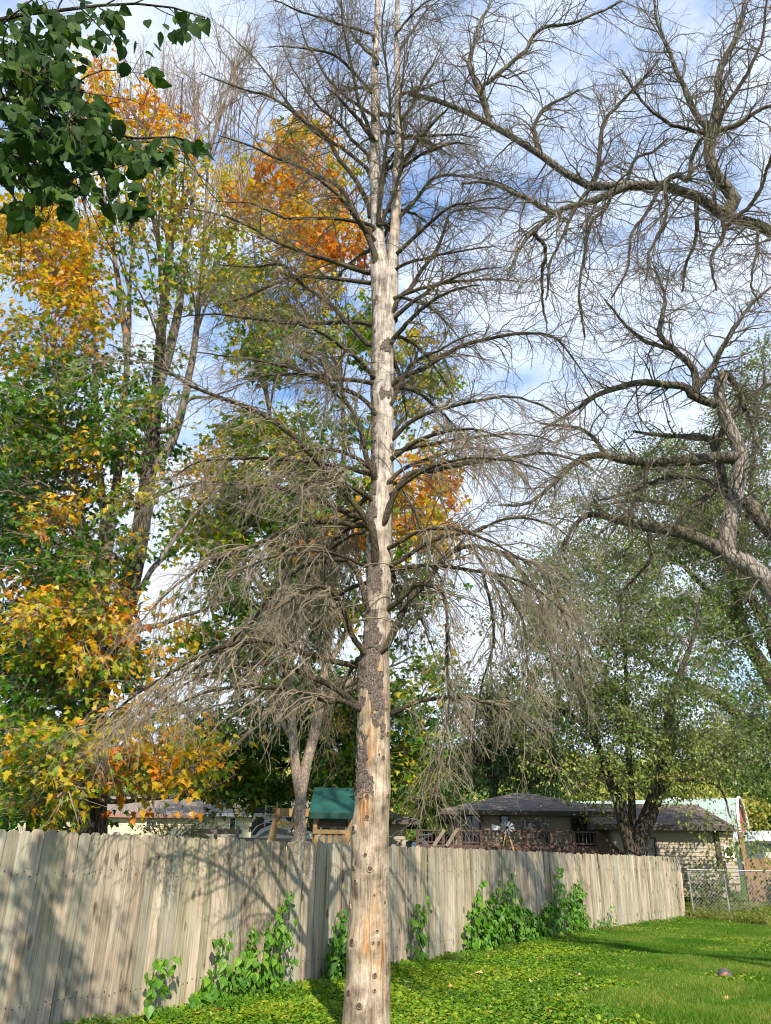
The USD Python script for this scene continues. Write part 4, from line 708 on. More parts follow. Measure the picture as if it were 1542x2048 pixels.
for w_, P in limbs:
    r0 = 0.86 * w_ / 2 / FOC * wdepth(P[0]); Q = spline(P, 26); Ln = np.linalg.norm(np.diff(Q, axis=0), axis=1).sum()
    jit = g.normal(size=Q.shape) * 0.010; jit[:1] = 0; Q = Q + np.cumsum(jit, 0) * 0.5; t = np.linspace(0, 1, 26); Rl = r0 * (1 - t) ** 0.8 * 0.86 + r0 * 0.14 + 0.001; Rl[0] *= 1.25
    hgt = P[:, 2].mean(); low = float(np.interp(hgt, [3.0, 6.0, 9.0, 13.0], [1.0, 0.9, 0.5, 0.2]))
    o = put("branch", tubes([Q], [Rl], 8, True), B["limb"], spruce, smooth=True)
    n2 = int(np.clip(Ln * 10.5, 8, 42)); drift = np.array([0, 0, -1.15 * low + 0.35 * (1 - low)])
    P2, R2, i2 = children(Q[None], Rl[None], n2, 0.2, 1.0, 0.95 - 0.25 * low, min(0.32 * Ln + 0.25, 1.3), 10, 0.15, drift, 0.45, 0.012, 0.0030, g, taper=0.45, flat=0.3, zig=0.05)
    n3 = g.poisson(6.0, len(P2)); P3, R3, i3 = children(P2, R2, n3, 0.12, 1.0, 0.85, 0.36, 6, 0.19, drift * 0.8, 0.62, 0.0050, 0.0024, g, taper=0.3, zig=0.09)
    n4 = g.poisson(2.3, len(P3)); P4, R4, i4 = children(P3, R3, n4, 0.1, 1.0, 0.9, 0.12, 3, 0.12, drift * 0.5, 0.8, 0.0030, 0.0020, g, taper=0.2)
    tw_ = cat_meshes([tubes(P2, R2, 4), tubes(P3, R3, 3), tubes(P4, R4, 3)]); ntw += len(tw_[1]); put("twigs", tw_, B["twig_low"] if hgt < 7.2 else B["twig"], o, kind="stuff")
print("spruce twig tris", ntw)

# ---------------------------------------------------------------- the two bare broadleaf trees at the right
def bare_tree(label, paths, Y, spread, seed, trunkfirst, lift, n2f=8.0, up=0.9, hang=0.4, pale=()):
    g = np.random.default_rng(seed); tr = thing("bare_tree", label, "tree", "bare broadleaf trees at the right"); nt = 0; done = []
    for li, ln in enumerate(paths.strip().splitlines()):
        w0, w1, *pts = ln.split(); pts = [[float(a) for a in p.split(",")] for p in pts]; n = len(pts); dy = spread * g.uniform(-1, 1)
        ys_ = Y
        if li >= trunkfirst:
            AP_ = np.vstack(done); kp = np.linalg.norm(pix(AP_) - np.array(pts[0][:2]), axis=1).argmin()
            if np.linalg.norm(pix(AP_[kp]) - np.array(pts[0][:2])) < 60: ys_ = AP_[kp, 1]; pts[0] = [*pix(AP_[kp]), ys_]
        P = np.array([at(p[0], p[1], (p[2] if len(p) > 2 else ys_ + dy * i / n)) for i, p in enumerate(pts)])
        if li < trunkfirst: P = np.vstack([trunkfirst_base[seed], P])
        Q = spline(P, 34); wd = wdepth(Q); r0, r1 = float(w0) / 2 / FOC * wdepth(P[-1]), min(float(w1), 4.5 if li else 20) / 2 / FOC * wdepth(P[-1]); t = np.linspace(0, 1, 34); Rl = r0 + (r1 - r0) * t
        Q = Q + np.cumsum(g.normal(size=Q.shape) * 0.012, 0) * 0.5 * min(1, r0 / 0.03); done.append(Q); Rl = Rl * (1 + 0.10 * (meshkit.noise(np.c_[t * 14, 0 * t, 0 * t + li], 2) - 0.5))
        Ln = np.linalg.norm(np.diff(Q, axis=0), axis=1).sum(); o = put("trunk" if li < trunkfirst else "branch", tubes([Q], [Rl], 12 if r0 > 0.05 else 7, True), B["pale"] if li in pale else (B["grey"] if r0 > 0.045 else B["limb"]), tr, smooth=True)
        ta = 0.55 if li < trunkfirst else 0.08
        n2 = int(np.clip(Ln * n2f * (0.5 if li < trunkfirst else 1), 6, 60)); h = g.random(n2)
        pull = np.where((h < hang)[:, None], np.array([0, 0, -1.0]), np.array([0, 0, up]))
        P2, R2, i2 = children(Q[None], Rl[None], n2, ta, 1.0, 0.95, 0.95, 11, 0.15, np.array([0, 0, 0.15]), 0.4, 0.016, 0.0036, g, taper=0.15, zig=0.05)
        sg = np.where(h < hang, -1.0, 1.0)[:, None]; bend = np.linspace(0, 1, 11)[None, :, None] ** 2 * np.linalg.norm(P2[:, -1] - P2[:, 0], axis=1)[:, None, None] * 0.5; P2 = P2 + bend * np.where(sg[:, :, None] < 0, np.array([0, 0, -1.0]), np.array([0, 0, up]))
        P3, R3, i3 = children(P2, R2, g.poisson(6.0, len(P2)), 0.15, 1.0, 0.9, 0.42, 7, 0.17, np.array([0, 0, 0.25 * (1 - 2 * hang)]), 0.6, 0.0060, 0.0028, g, taper=0.3, zig=0.10)
        P4, R4, i4 = children(P3, R3, g.poisson(2.4, len(P3)), 0.2, 1.0, 0.85, 0.17, 4, 0.2, np.array([0, 0, 0.1]), 0.7, 0.0036, 0.0024, g, taper=0.2, zig=0.12)
        tw_ = cat_meshes([tubes(P2, R2, 5), tubes(P3, R3, 3), tubes(P4, R4, 3)]); nt += len(tw_[1]); put("twigs", tw_, B["greytwig"], o, kind="stuff")
    print("bare tree twig tris", nt)
trunkfirst_base = {21: np.array([[8.3, 7.6, -0.3], [8.2, 7.7, 2.5], [7.9, 7.9, 5.0], [7.5, 8.0, 7.2]]), 22: np.array([[9.6, 11.3, -0.3], [9.4, 11.2, 1.5]])}
bare_tree("bare tree whose thick limb reaches in at the upper right edge", """
36 9 1620,520 1542,462 1490,452 1440,430 1390,396 1330,376 1250,375 1190,378 1150,362 1100,328 1060,298 1000,263 950,234 880,205 815,188
18 9 1260,378 1200,395 1150,410 1110,425 1075,455 1040,500 1018,545
12 6 1105,425 1080,410 1020,385 980,368 930,372
24 8 1455,440 1470,400 1450,370 1430,345 1420,300 1425,265 1440,200 1448,130 1480,70 1497,0 1505,-60
14 6 1345,378 1352,355 1370,365 1385,300 1415,265
12 7 1420,270 1470,250 1510,225 1542,210 1600,200
13 4 1425,268 1390,220 1360,150 1340,100 1310,20 1300,-30
9 3 1418,268 1380,255 1320,230 1270,170 1240,120
10 4 1430,262 1450,215 1490,150 1520,80 1530,0
10 4 1190,372 1198,330 1205,250 1235,210 1290,150 1320,110
10 4 1072,302 1070,262 1085,215 1125,190 1160,170
11 4 970,238 965,180 985,160 1022,130 1055,105 1065,80 1095,55 1150,50 1200,25 1245,0
11 4 972,234 965,191 948,147 944,113 961,41 985,0 990,-40
9 4 1160,365 1150,420 1130,470 1100,530 1092,600
9 4 1300,378 1290,430 1260,470 1250,540 1215,600
10 4 1400,405 1390,470 1370,520 1360,580
10 4 1440,432 1450,480 1430,520 1440,590
8 4 1270,376 1260,345 1275,310 1300,300 1330,270
10 4 1475,445 1510,400 1530,340 1542,300 1570,270
9 4 1225,377 1215,420 1180,450 1165,520 1150,600 1160,680
9 4 1340,380 1335,450 1310,500 1300,560
9 4 1060,460 1090,500 1085,560 1100,640
8 3 1492,452 1510,510 1500,560 1515,610
""", 8.5, 1.0, 21, 1, 0.5, n2f=9.5, up=0.55, hang=0.5)
bare_tree("dead pale-barked tree leaning in at right with crooked limbs, below the high limb", """
64 20 1640,1290 1542,1165 1490,1122 1455,1100 1465,1040 1480,960 1485,905 1465,860 1445,810 1440,770 1450,742
30 9 1448,1102 1400,1080 1350,1062 1290,1055 1240,1040 1200,1028 1175,1030 1150,1052 1128,1105
27 8 1475,915 1430,915 1370,920 1300,922 1250,915 1200,905 1160,915 1120,950 1080,985 1050,1000 1000,1003
36 5 1640,1130 1542,1060 1500,1010 1450,980 1440,940 1425,880 1380,870 1320,865 1265,855
20 7 1440,820 1385,793 1370,775 1330,770 1270,768 1200,790 1140,830 1085,862
15 6 1395,790 1390,740 1350,700 1320,670 1325,640 1330,590 1308,535
14 5 1385,785 1420,740 1440,700 1490,620 1545,568
16 7 1452,745 1462,760 1482,805 1502,855 1522,905
13 6 1440,870 1470,820 1500,790 1542,760 1590,740
12 5 1440,960 1410,1000 1370,1030 1355,1055
10 4 1300,922 1290,970 1270,1010 1262,1060
10 4 1210,905 1180,870 1140,850 1080,842
9 4 1290,1055 1300,1110 1270,1150 1240,1180
9 4 1345,700 1290,680 1240,640 1205,600
9 4 1440,985 1400,960 1330,960 1260,985 1200,1000
""", 11.3, 1.0, 22, 1, 0.4, n2f=10.0, up=0.35, hang=0.45, pale=(0,))

# ---------------------------------------------------------------- leafy trees
def crown_clumps(regions, Y0, seed, scatter=1.0):
    g = np.random.default_rng(seed); C, Tn, Sz = [], [], []
    for cx, cy, rx, ry, n, tint, *yy in regions:
        a = g.random(n) * 2 * np.pi; rr = np.sqrt(g.random(n)); lo, hi = yy if yy else (Y0 - scatter, Y0 + scatter)
        for k in range(n):
            C.append(at(cx + rx * rr[k] * math.cos(a[k]), cy + ry * rr[k] * math.sin(a[k]), g.uniform(lo, hi))); Tn.append(tint + 0.10 * g.normal()); Sz.append(1)
    return np.array(C), np.array(Tn)
def leafy_tree(name, label, stems, regions, Y0, seed, scatter, crad, nleaf, lsize, shape, lmat, bmat, twmat, single=0, base=None, group=None, flat=0.45, tintsd=0.10, topmat=None, Yof=None):
    g = np.random.default_rng(seed); tr = thing(name, label, "tree", group); SP, SR = [], []
    for i, ln in enumerate(stems.strip().splitlines()):
        w0, w1, *pts = ln.split(); pts = [[float(a) for a in p.split(",")] for p in pts]; n = len(pts); dy = scatter * 0.7 * g.uniform(-1, 1) * (i > 0)
        ys_ = Y0
        if i > 0:
            AP_ = np.vstack(SP); kp = np.linalg.norm(pix(AP_) - np.array(pts[0][:2]), axis=1).argmin(); ys_ = AP_[kp, 1]; pts[0] = [*pix(AP_[kp]), ys_]
        P = np.array([at(p[0], p[1], p[2] if len(p) > 2 else np.clip(ys_ + dy * k / n, Y0 - 1.6 * scatter, Y0 + 1.6 * scatter)) for k, p in enumerate(pts)])
        if i == 0: P[0, 2] = min(P[0, 2], float(ground_z(P[0, 0], P[0, 1])) - 0.2)
        Q = spline(P, 30); r0, r1 = float(w0) / 2 / FOC * wdepth(P[min(1, n - 1)]), (float(w1) if i == 0 else min(float(w1), 3.0)) / 2 / FOC * wdepth(P[-1]); t = np.linspace(0, 1, 30); Rl = r0 + (r1 - r0) * t**0.8
        if i == 0: Rl[:3] *= [1.35, 1.15, 1.05]
        Q[1:] += np.cumsum(g.normal(size=Q[1:].shape) * 0.02, 0) * min(1, r0 / 0.1) * 0.5
        put("trunk" if i == 0 else "limb", tubes([Q], [Rl], 16 if r0 > 0.1 else 8, True), bmat if (topmat is None or r0 > 0.16) else topmat, tr, smooth=True); SP.append(Q); SR.append(Rl)
    if not regions: return tr, SP, SR
    C, Tn = crown_clumps(regions, Y0, seed + 1, scatter); AP = np.vstack(SP); AR = np.hstack(SR)
    d = np.linalg.norm(C[:, None] - AP[None], axis=2) + np.maximum(AP[None, :, 2] - C[:, None, 2] + 0.3, 0) * 1.2; k = d.argmin(1); S = AP[k]; nC = len(C)
    t = np.linspace(0, 1, 8)[None, :, None]; arch = np.linalg.norm(C - S, axis=1)[:, None, None] * 0.12; P1 = S[:, None] + (C - S)[:, None] * t + np.array([0, 0, 1.0]) * arch * np.sin(np.pi * t) + g.normal(size=(nC, 8, 3)) * 0.05 * arch * np.sin(np.pi * t)
    R1 = np.minimum(AR[k] * 0.5, 0.012 + 0.012 * np.linalg.norm(C - S, axis=1))[:, None] * np.linspace(1, 0.3, 8)[None]
    P2, R2, i2 = children(P1, R1, 7, 0.55, 1.0, 0.8, crad * 1.3, 6, 0.12, np.array([0, 0, -0.1]), 0.6, 0.012, 0.003, g, taper=0.0, flat=flat)
    P3, R3, i3 = children(P2, R2, 3, 0.3, 1.0, 0.7, crad * 0.7, 4, 0.12, np.array([0, 0, -0.1]), 0.6, 0.006, 0.0025, g, taper=0.0, flat=flat)
    put("twigs", cat_meshes([tubes(P1, R1, 5), tubes(P2, R2, 3), tubes(P3, R3, 3)]), twmat, tr, kind="stuff")
    n = nleaf * nC; ci = np.repeat(np.arange(nC), nleaf)
    # leaves along the twigs of their clump, spread a little
    tw_of = [np.flatnonzero(i2[i3] == c) for c in range(nC)]; pk = np.concatenate([g.choice(x, nleaf) if len(x) else np.zeros(nleaf, int) for x in tw_of]); fr = g.random(n) * 3; fi = np.minimum(fr.astype(int), 2); fr = (fr - fi)[:, None]
    pos = P3[pk, fi] * (1 - fr) + P3[pk, fi + 1] * fr + g.normal(size=(n, 3)) * np.array([1, 1, 0.7]) * crad * 0.13
    out = pos - C[ci]; u = out / (np.linalg.norm(out, axis=1, keepdims=True) + 1e-6) * 0.6 + g.normal(size=(n, 3)) * 0.6 + [0, 0, -0.55]; nr = np.array([0, 0, 0.75]) + SUN * 0.35 + g.normal(size=(n, 3)) * 0.45
    sz = lsize * g.uniform(0.65, 1.25, n); ti = np.clip(Tn[ci] + g.normal(size=n) * tintsd, 0, 1)
    order = np.argsort(np.linalg.norm(pos - CAM, axis=1) / sz); pp = pix(pos[order]); vis = (pp[:, 0] > 0) & (pp[:, 0] < 1542) & (pp[:, 1] > 0) & (pp[:, 1] < 1700); own = order[vis][:single]; rest = np.setdiff1d(np.arange(n), own)
    V, F, kv, kf_ = leaves(pos[rest], sz[rest], u[rest], nr[rest], shape if not single else "maple"); put("foliage", (V, F), lmat, tr, kind="stuff", tint=np.repeat(ti[rest], kv))
    if single:
        V, F, kv, kf_ = leaves(pos[own], sz[own], u[own], nr[own], "maple")
        for i in range(len(own)): put("leaf", (V[i * kv:(i + 1) * kv], F[:kf_]), lmat, tr, tint=np.full(kv, ti[own[i]]))
    print(name, "leaves", n)
    return tr, SP, SR

YM = 14.0
MAPLE = [(90, 500, 110, 90, 26, .66), (130, 570, 90, 50, 14, .66), (60, 420, 80, 50, 9, .7), (290, 215, 45, 40, 8, .74), (340, 270, 40, 40, 5, .74), (265, 310, 60, 40, 6, .62), (220, 205, 50, 40, 5, .76), (150, 130, 50, 40, 5, .74), (440, 430, 50, 50, 5, .68),
         (330, 430, 60, 60, 10, .44), (240, 470, 70, 60, 9, .46), (390, 540, 70, 80, 10, .36), (340, 350, 50, 40, 5, .46), (110, 650, 80, 40, 10, .66), (50, 690, 60, 40, 7, .62), (40, 770, 60, 60, 12, .28), (150, 760, 70, 60, 12, .28), (90, 840, 90, 60, 15, .28), (220, 820, 70, 60, 11, .28), (290, 800, 50, 60, 9, .25), (60, 930, 70, 60, 13, .26),
         (180, 910, 70, 60, 12, .26), (95, 880, 60, 18, 6, .6), (35, 1010, 60, 60, 13, .18), (150, 1010, 80, 60, 14, .2), (112, 1040, 45, 25, 7, .72), (300, 880, 55, 45, 7, .24), (225, 1085, 60, 40, 9, .24), (60, 1110, 70, 60, 13, .18), (170, 1140, 70, 40, 10, .2), (290, 1010, 25, 40, 3, .3),
         (60, 1220, 70, 40, 11, .64, 11.5, 13.5), (150, 1250, 90, 38, 15, .66, 11.5, 13.5), (230, 1230, 55, 35, 8, .76, 11.5, 13.5), (190, 1290, 60, 30, 7, .68, 11.5, 13.5), (60, 1330, 70, 50, 13, .22), (130, 1370, 70, 50, 10, .24), (290, 1310, 40, 25, 6, .62), (50, 1420, 60, 50, 11, .3), (120, 1430, 60, 40, 9, .34),
         (50, 1480, 60, 40, 11, .59, 10.5, 12.5), (100, 1510, 50, 40, 9, .57, 10.5, 12.5), (90, 1580, 50, 30, 9, .54, 10.5, 12.5), (310, 1450, 45, 30, 7, .67), (400, 1510, 60, 28, 10, .7), (200, 1530, 50, 28, 9, .65), (280, 1545, 60, 30, 10, .69), (350, 1535, 50, 24, 5, .65), (80, 1610, 80, 22, 9, .2), (180, 1450, 50, 40, 6, .34), (30, 1560, 40, 50, 8, .3), (130, 1650, 30, 20, 3, .2)]
MAPLE = [(*r[:4], max(2, int(r[4] * (0.72 if r[1] > 1180 else 0.95))), r[5] - (0.07 if r[1] > 700 else 0.02) if r[5] > 0.53 else r[5], *r[6:]) for r in MAPLE] + [(100, 500, 110, 110, 24, .68), (240, 260, 90, 60, 8, .72), (100, 620, 130, 260, 16, .5), (200, 700, 140, 300, 24, .35), (330, 480, 90, 130, 12, .5), (130, 1000, 130, 200, 14, .48), (150, 1420, 150, 140, 14, .5), (480, 500, 80, 120, 8, .5)]
mp, SP, SR = leafy_tree("maple_tree", "large many-stemmed maple turning yellow and orange behind the left end of the fence", """
82 40 172,1800 172,1700 178,1600 185,1500 192,1400 218,1310 245,1230
44 6 232,1270 265,1150 285,1050 300,950 310,850 318,750 325,650 335,550 345,450 350,350 360,250 365,160
30 8 192,1420 205,1250 215,1150 225,1050 235,980 245,900 252,800 258,700 262,600 268,480 272,360
24 7 190,1440 182,1250 192,1150 202,1050 196,950 190,850 185,700 172,560 165,430
22 6 186,1460 166,1300 160,1150 165,1080 150,1000 130,900 110,780 95,640 90,520
34 10 178,1500 113,1383 75,1310 55,1280 30,1230 0,1180 -40,1110
12 4 185,1590 212,1600 282,1600 340,1598 371,1592 424,1579 472,1551
18 5 245,1270 297,1149 324,1114 360,1060 400,1010 450,960
15 5 310,870 345,855 380,800 430,790 480,770
20 5 225,1330 260,1267 324,1240 390,1215 486,1182
16 7 170,1650 120,1620 80,1605 0,1590
14 6 172,1570 140,1560 90,1555 20,1540
13 5 195,1480 250,1460 324,1419 390,1420 440,1408 500,1395
20 5 302,950 345,880 368,800 388,700 400,600 410,480 415,350 420,240
22 5 316,790 340,700 360,600 370,500 385,400 392,280 398,170
16 5 258,720 240,620 225,520 215,420 210,300
14 4 330,600 318,500 300,400 295,300 285,200
12 4 345,480 370,400 420,310 450,220 470,120
12 4 400,600 440,520 480,420 505,320 520,220
""", MAPLE, YM, 31, 1.6, 0.52, 64, 0.12, "maple", L["maple"], B["maple"], B["mapletwig"], single=300, topmat=B["mapletop"])
# leafless top shoots of the maple
g = np.random.default_rng(8); shoots = []
tops = [(360, 250), (272, 360), (165, 430), (398, 170), (415, 350), (210, 300), (285, 200), (470, 120), (520, 220), (420, 240), (365, 160), (340, 300), (440, 330), (240, 330), (310, 330)]
cand = [(Q[j], k) for k, Q in enumerate(SP) for j in range(12, 30) if pix(Q[j])[1] < 720 and pix(Q[j])[0] > 140]
for k in range(80):
    p0 = cand[int(g.integers(len(cand)))][0]; x0, y0 = pix(p0); x1 = np.clip(x0 + g.uniform(-70, 90), 190, 600); y1 = min(g.uniform(35, 210), y0 - 90)
    if x1 < 300: y1 = max(y1, 100)
    p2 = at(x1, y1, p0[1] + g.uniform(-0.6, 0.6)); pm = p0 * 0.55 + p2 * 0.45 + np.array([(p2 - p0)[0] * 0.25, 0, -0.1]); shoots.append(np.array([p0, pm, p2]))
SQ = np.array([spline(p, 12) for p in shoots]); SRr = np.repeat(np.linspace(0.022, 0.005, 12)[None], len(SQ), 0)
P2, R2, i2 = children(SQ, SRr, 12, 0.25, 1.0, 0.55, 0.9, 7, 0.08, np.array([0, 0, 0.5]), 0.6, 0.009, 0.0035, g, taper=0.5); P3, R3, i3 = children(P2, R2, g.poisson(3.5, len(P2)), 0.2, 1.0, 0.6, 0.35, 4, 0.1, np.array([0, 0, 0.3]), 0.7, 0.005, 0.003, g)
put("bare_shoots", cat_meshes([tubes(SQ, SRr, 5), tubes(P2, R2, 3), tubes(P3, R3, 3)]), B["mapletwig"], mp, kind="stuff")

MAPLE2 = [(590, 330, 85, 70, 20, .76), (640, 440, 75, 80, 26, .8), (560, 430, 80, 75, 18, .74), (480, 380, 55, 60, 12, .7), (690, 500, 35, 35, 7, .86), (640, 265, 20, 20, 2, .8), (470, 560, 60, 50, 9, .42), (560, 610, 90, 50, 16, .36), (620, 690, 100, 55, 18, .28), (700, 640, 50, 50, 10, .3), (540, 720, 70, 50, 10, .3), (820, 690, 20, 30, 3, .5), (850, 760, 22, 40, 5, .58), (810, 800, 30, 40, 4, .5),
          (420, 950, 45, 30, 6, .62), (480, 880, 60, 40, 10, .5), (540, 900, 60, 40, 10, .36), (640, 860, 80, 60, 14, .28), (500, 960, 60, 50, 12, .3), (470, 1035, 60, 45, 14, .24), (570, 1020, 90, 50, 18, .22), (680, 980, 60, 60, 12, .24), (640, 1095, 60, 22, 10, .78), (705, 1085, 35, 25, 6, .8), (845, 1000, 55, 55, 13, .78), (880, 950, 35, 35, 7, .84), (805, 1060, 35, 40, 8, .76), (900, 1050, 35, 30, 4, .8),
          (560, 1130, 110, 50, 18, .2), (450, 1180, 70, 50, 12, .2), (480, 1300, 90, 50, 14, .22), (390, 1270, 35, 25, 4, .62), (600, 1250, 100, 60, 16, .22), (650, 1180, 70, 50, 10, .2), (810, 1180, 60, 50, 9, .2), (820, 1330, 40, 60, 7, .22), (430, 1060, 50, 50, 8, .34)]
MAPLE2 = [(*r[:4], int(r[4] * (0.8 if r[5] > 0.7 else 1)), r[5] + 0.09 if r[5] < 0.4 else r[5] - 0.03, *r[6:]) for r in MAPLE2] + [(590, 370, 120, 130, 20, .58), (640, 480, 90, 90, 10, .62), (840, 1000, 80, 100, 12, .56), (660, 1080, 100, 50, 8, .5), (540, 1000, 170, 160, 16, .4)]
leafy_tree("maple_tree", "tall maple with orange top and green lower crown, standing behind the dead conifer", """
30 21 602,1800 598,1690 598,1620 597,1560
20 6 590,1600 588,1500 583,1400 575,1300 562,1200 555,1100 550,980 545,860 530,740 520,620 510,500 500,400
22 5 600,1590 620,1500 635,1450 650,1350 662,1200 676,1050 684,900 676,750 668,600 652,450 630,340
14 5 652,1350 700,1250 760,1160 810,1080 850,1000 880,950
13 5 672,1100 720,980 780,880 830,800 850,740
12 5 570,1250 520,1180 470,1100 430,1010
12 5 555,1080 500,1000 460,930 430,900
11 5 588,1460 540,1400 480,1330 420,1290
11 5 676,760 640,660 590,590 560,520 560,430
10 4 530,740 500,650 470,560 460,470
11 4 640,1400 720,1350 790,1330 830,1310
""", MAPLE2, 19.5, 41, 1.8, 0.6, 85, 0.165, "maple_small", L["maple"], B["palebark"], B["mapletwig"], topmat=B["palebark"], group="maples behind the fence")
GREENL = [(620, 1420, 100, 50, 20, .62), (680, 1480, 45, 60, 12, .6), (470, 1530, 70, 45, 16, .8), (420, 1480, 60, 40, 9, .7), (540, 1560, 50, 40, 12, .75), (520, 1460, 60, 50, 12, .6), (800, 1420, 40, 50, 8, .5), (800, 1500, 40, 60, 9, .6), (640, 1550, 50, 40, 8, .6), (400, 1080, 45, 50, 8, .95), (560, 1400, 80, 50, 12, .55), (700, 1400, 40, 40, 8, .55), (750, 1540, 60, 50, 10, .6)]
GREENL = [(*r[:4], int(r[4] * 1.1), 0.27 + 0.2 * (r[5] - 0.5), *r[6:]) for r in GREENL]
leafy_tree("shade_tree", "light green shade tree behind the swing beam and yellow house", """
34 20 650,1720 652,1660 655,1600 662,1540
20 6 655,1620 645,1540 630,1480 600,1430 540,1400
18 6 660,1560 690,1500 720,1440 770,1400 810,1380
14 5 640,1520 560,1530 500,1520 440,1500
12 5 560,1520 480,1380 420,1200 400,1090
""", GREENL, 29, 43, 2.0, 0.95, 130, 0.21, "maple_small", L["maple"], B["dark"], B["mapletwig"])
ASH = [(1130, 1430, 120, 80, 26, .45), (1250, 1390, 110, 110, 36, .42), (1370, 1430, 90, 110, 36, .45), (1200, 1260, 140, 80, 36, .42), (1320, 1230, 100, 80, 26, .42), (1440, 1490, 80, 40, 12, .5), (1100, 1340, 80, 60, 10, .42), (1180, 1560, 60, 40, 6, .6), (1460, 1660, 30, 25, 3, .55), (1250, 1530, 60, 50, 6, .55), (1330, 1570, 60, 40, 6, .55), (960, 1300, 60, 60, 4, .5)]
leafy_tree("ash_tree", "grey-green tree with three leaning stems in front of the beige house", """
52 34 1270,1800 1270,1720 1272,1700
30 8 1264,1712 1235,1600 1200,1500 1170,1420 1140,1330 1120,1230
18 6 1268,1705 1262,1600 1255,1450 1250,1300 1240,1150
40 9 1278,1710 1310,1600 1335,1500 1345,1400 1380,1300 1400,1200
14 5 1180,1450 1120,1420 1060,1390 1000,1330
14 5 1335,1500 1390,1470 1440,1440
12 5 1255,1400 1200,1330 1160,1260
10 4 1320,1570 1380,1560 1440,1580 1460,1640
10 4 1215,1540 1170,1570 1140,1590
""", ASH, 26.5, 45, 2.2, 0.95, 205, 0.115, "lance", L["green"], B["dark"], B["mapletwig"])
BIGR = [(1450, 1000, 110, 110, 60, .42), (1350, 1040, 120, 80, 42, .40), (1240, 1120, 100, 70, 30, .42), (1500, 830, 60, 80, 26, .42), (1535, 745, 40, 40, 8, .5), (1450, 1240, 100, 80, 40, .35), (1510, 1420, 70, 90, 30, .4), (1320, 930, 90, 40, 16, .45), (1150, 1190, 80, 60, 18, .42), (1060, 1170, 50, 60, 10, .55), (1540, 1150, 60, 100, 20, .35), (1560, 1500, 50, 50, 9, .35), (1180, 1000, 60, 60, 8, .5)]
leafy_tree("large_tree", "big spreading grey-green tree at the right edge behind the brown fence", """
70 46 1660,1800 1650,1720 1620,1540 1580,1420
40 9 1600,1480 1542,1360 1490,1270 1470,1180 1450,1110 1400,1000 1380,900
34 9 1620,1540 1542,1480 1450,1410 1350,1350 1280,1310 1200,1240
26 8 1580,1420 1530,1250 1480,1150 1500,1000 1510,850 1530,760
16 6 1480,1260 1400,1170 1330,1110 1260,1120 1180,1180
16 6 1420,1040 1350,1010 1280,1000 1200,1010
""", BIGR, 34, 47, 3.0, 1.2, 215, 0.15, "lance", L["green"], B["dark"], B["mapletwig"])
for lab, reg, st, Y, sd in (("dark green tree behind the left end of the beige house roof", [(930, 1510, 60, 60, 26, .25), (1000, 1470, 70, 70, 30, .22), (1060, 1540, 60, 45, 20, .22), (960, 1420, 60, 60, 18, .3), (1050, 1420, 60, 60, 18, .25), (1110, 1480, 50, 60, 14, .25)], "24 14 985,1700 985,1600 990,1540\n14 5 988,1570 960,1500 930,1450\n14 5 990,1550 1030,1480 1050,1420\n10 4 960,1500 900,1530 880,1550", 46, 51),
                            ("yellow-green bushy tree beside the left house roof", [(470, 1590, 40, 30, 12, .95), (430, 1600, 30, 30, 8, .6), (395, 1600, 40, 40, 12, .35), (345, 1600, 30, 30, 8, .4), (550, 1590, 40, 30, 8, .8)], "14 8 430,1700 430,1640 432,1610\n8 3 432,1620 470,1590\n8 3 432,1615 395,1590", 48, 52),
                            ("pale yellow-green tree between the shed and the beige house", [(840, 1590, 35, 45, 16, .8), (870, 1600, 30, 35, 10, .55), (815, 1560, 30, 50, 10, .75)], "14 8 850,1720 848,1650 845,1610\n8 3 846,1620 830,1570\n8 3 846,1615 868,1590", 50, 53),
                            ("dark evergreen at the left edge behind the maple", [(30, 1500, 50, 60, 14, .1), (60, 1590, 60, 40, 12, .15), (20, 1300, 60, 80, 16, .15), (110, 1250, 70, 90, 16, .15), (60, 1100, 70, 80, 16, .18), (200, 1360, 50, 50, 8, .2), (50, 900, 60, 90, 14, .2)], "26 12 60,1720 60,1640 60,1500\n16 5 60,1520 50,1300 60,1100 50,900\n10 4 60,1400 130,1280\n10 4 60,1450 200,1370", 24, 54)):
    leafy_tree("background_tree", lab, st, reg, Y, sd, 1.6, 1.1, 130, 0.24, "lance", L["green"], B["dark"], B["mapletwig"], flat=0.2)
# bare shrub in front of the yellow house
g = np.random.default_rng(61); sbx = thing("bare_shrub", "nearly bare twiggy shrub in front of the yellow house window", "shrub"); b0 = at(335, 1700, 24); st = []
for k in range(9):
    tx, ty = g.uniform(270, 480), g.uniform(1610, 1640); st.append(spline([b0 + [g.uniform(-.3, .3), g.uniform(-.3, .3), -0.4], at((tx + 335) / 2 + g.uniform(-10, 10), 1665, 24), at(tx, ty, 24 + g.uniform(-.6, .6))], 10))
SQ = np.array(st); SRr = np.repeat(np.linspace(0.025, 0.008, 10)[None], len(SQ), 0); P2, R2, _ = children(SQ, SRr, 10, 0.3, 1, 0.8, 0.8, 7, 0.15, np.array([0, 0, 0.2]), 0.6, 0.010, 0.004, g); P3, R3, _ = children(P2, R2, 4, 0.2, 1, 0.8, 0.3, 4, 0.15, np.array([0, 0, 0.1]), 0.6, 0.006, 0.003, g)
put("stems", cat_meshes([tubes(SQ, SRr, 5), tubes(P2, R2, 3), tubes(P3, R3, 3)]), B["mapletwig"], sbx, kind="stuff")
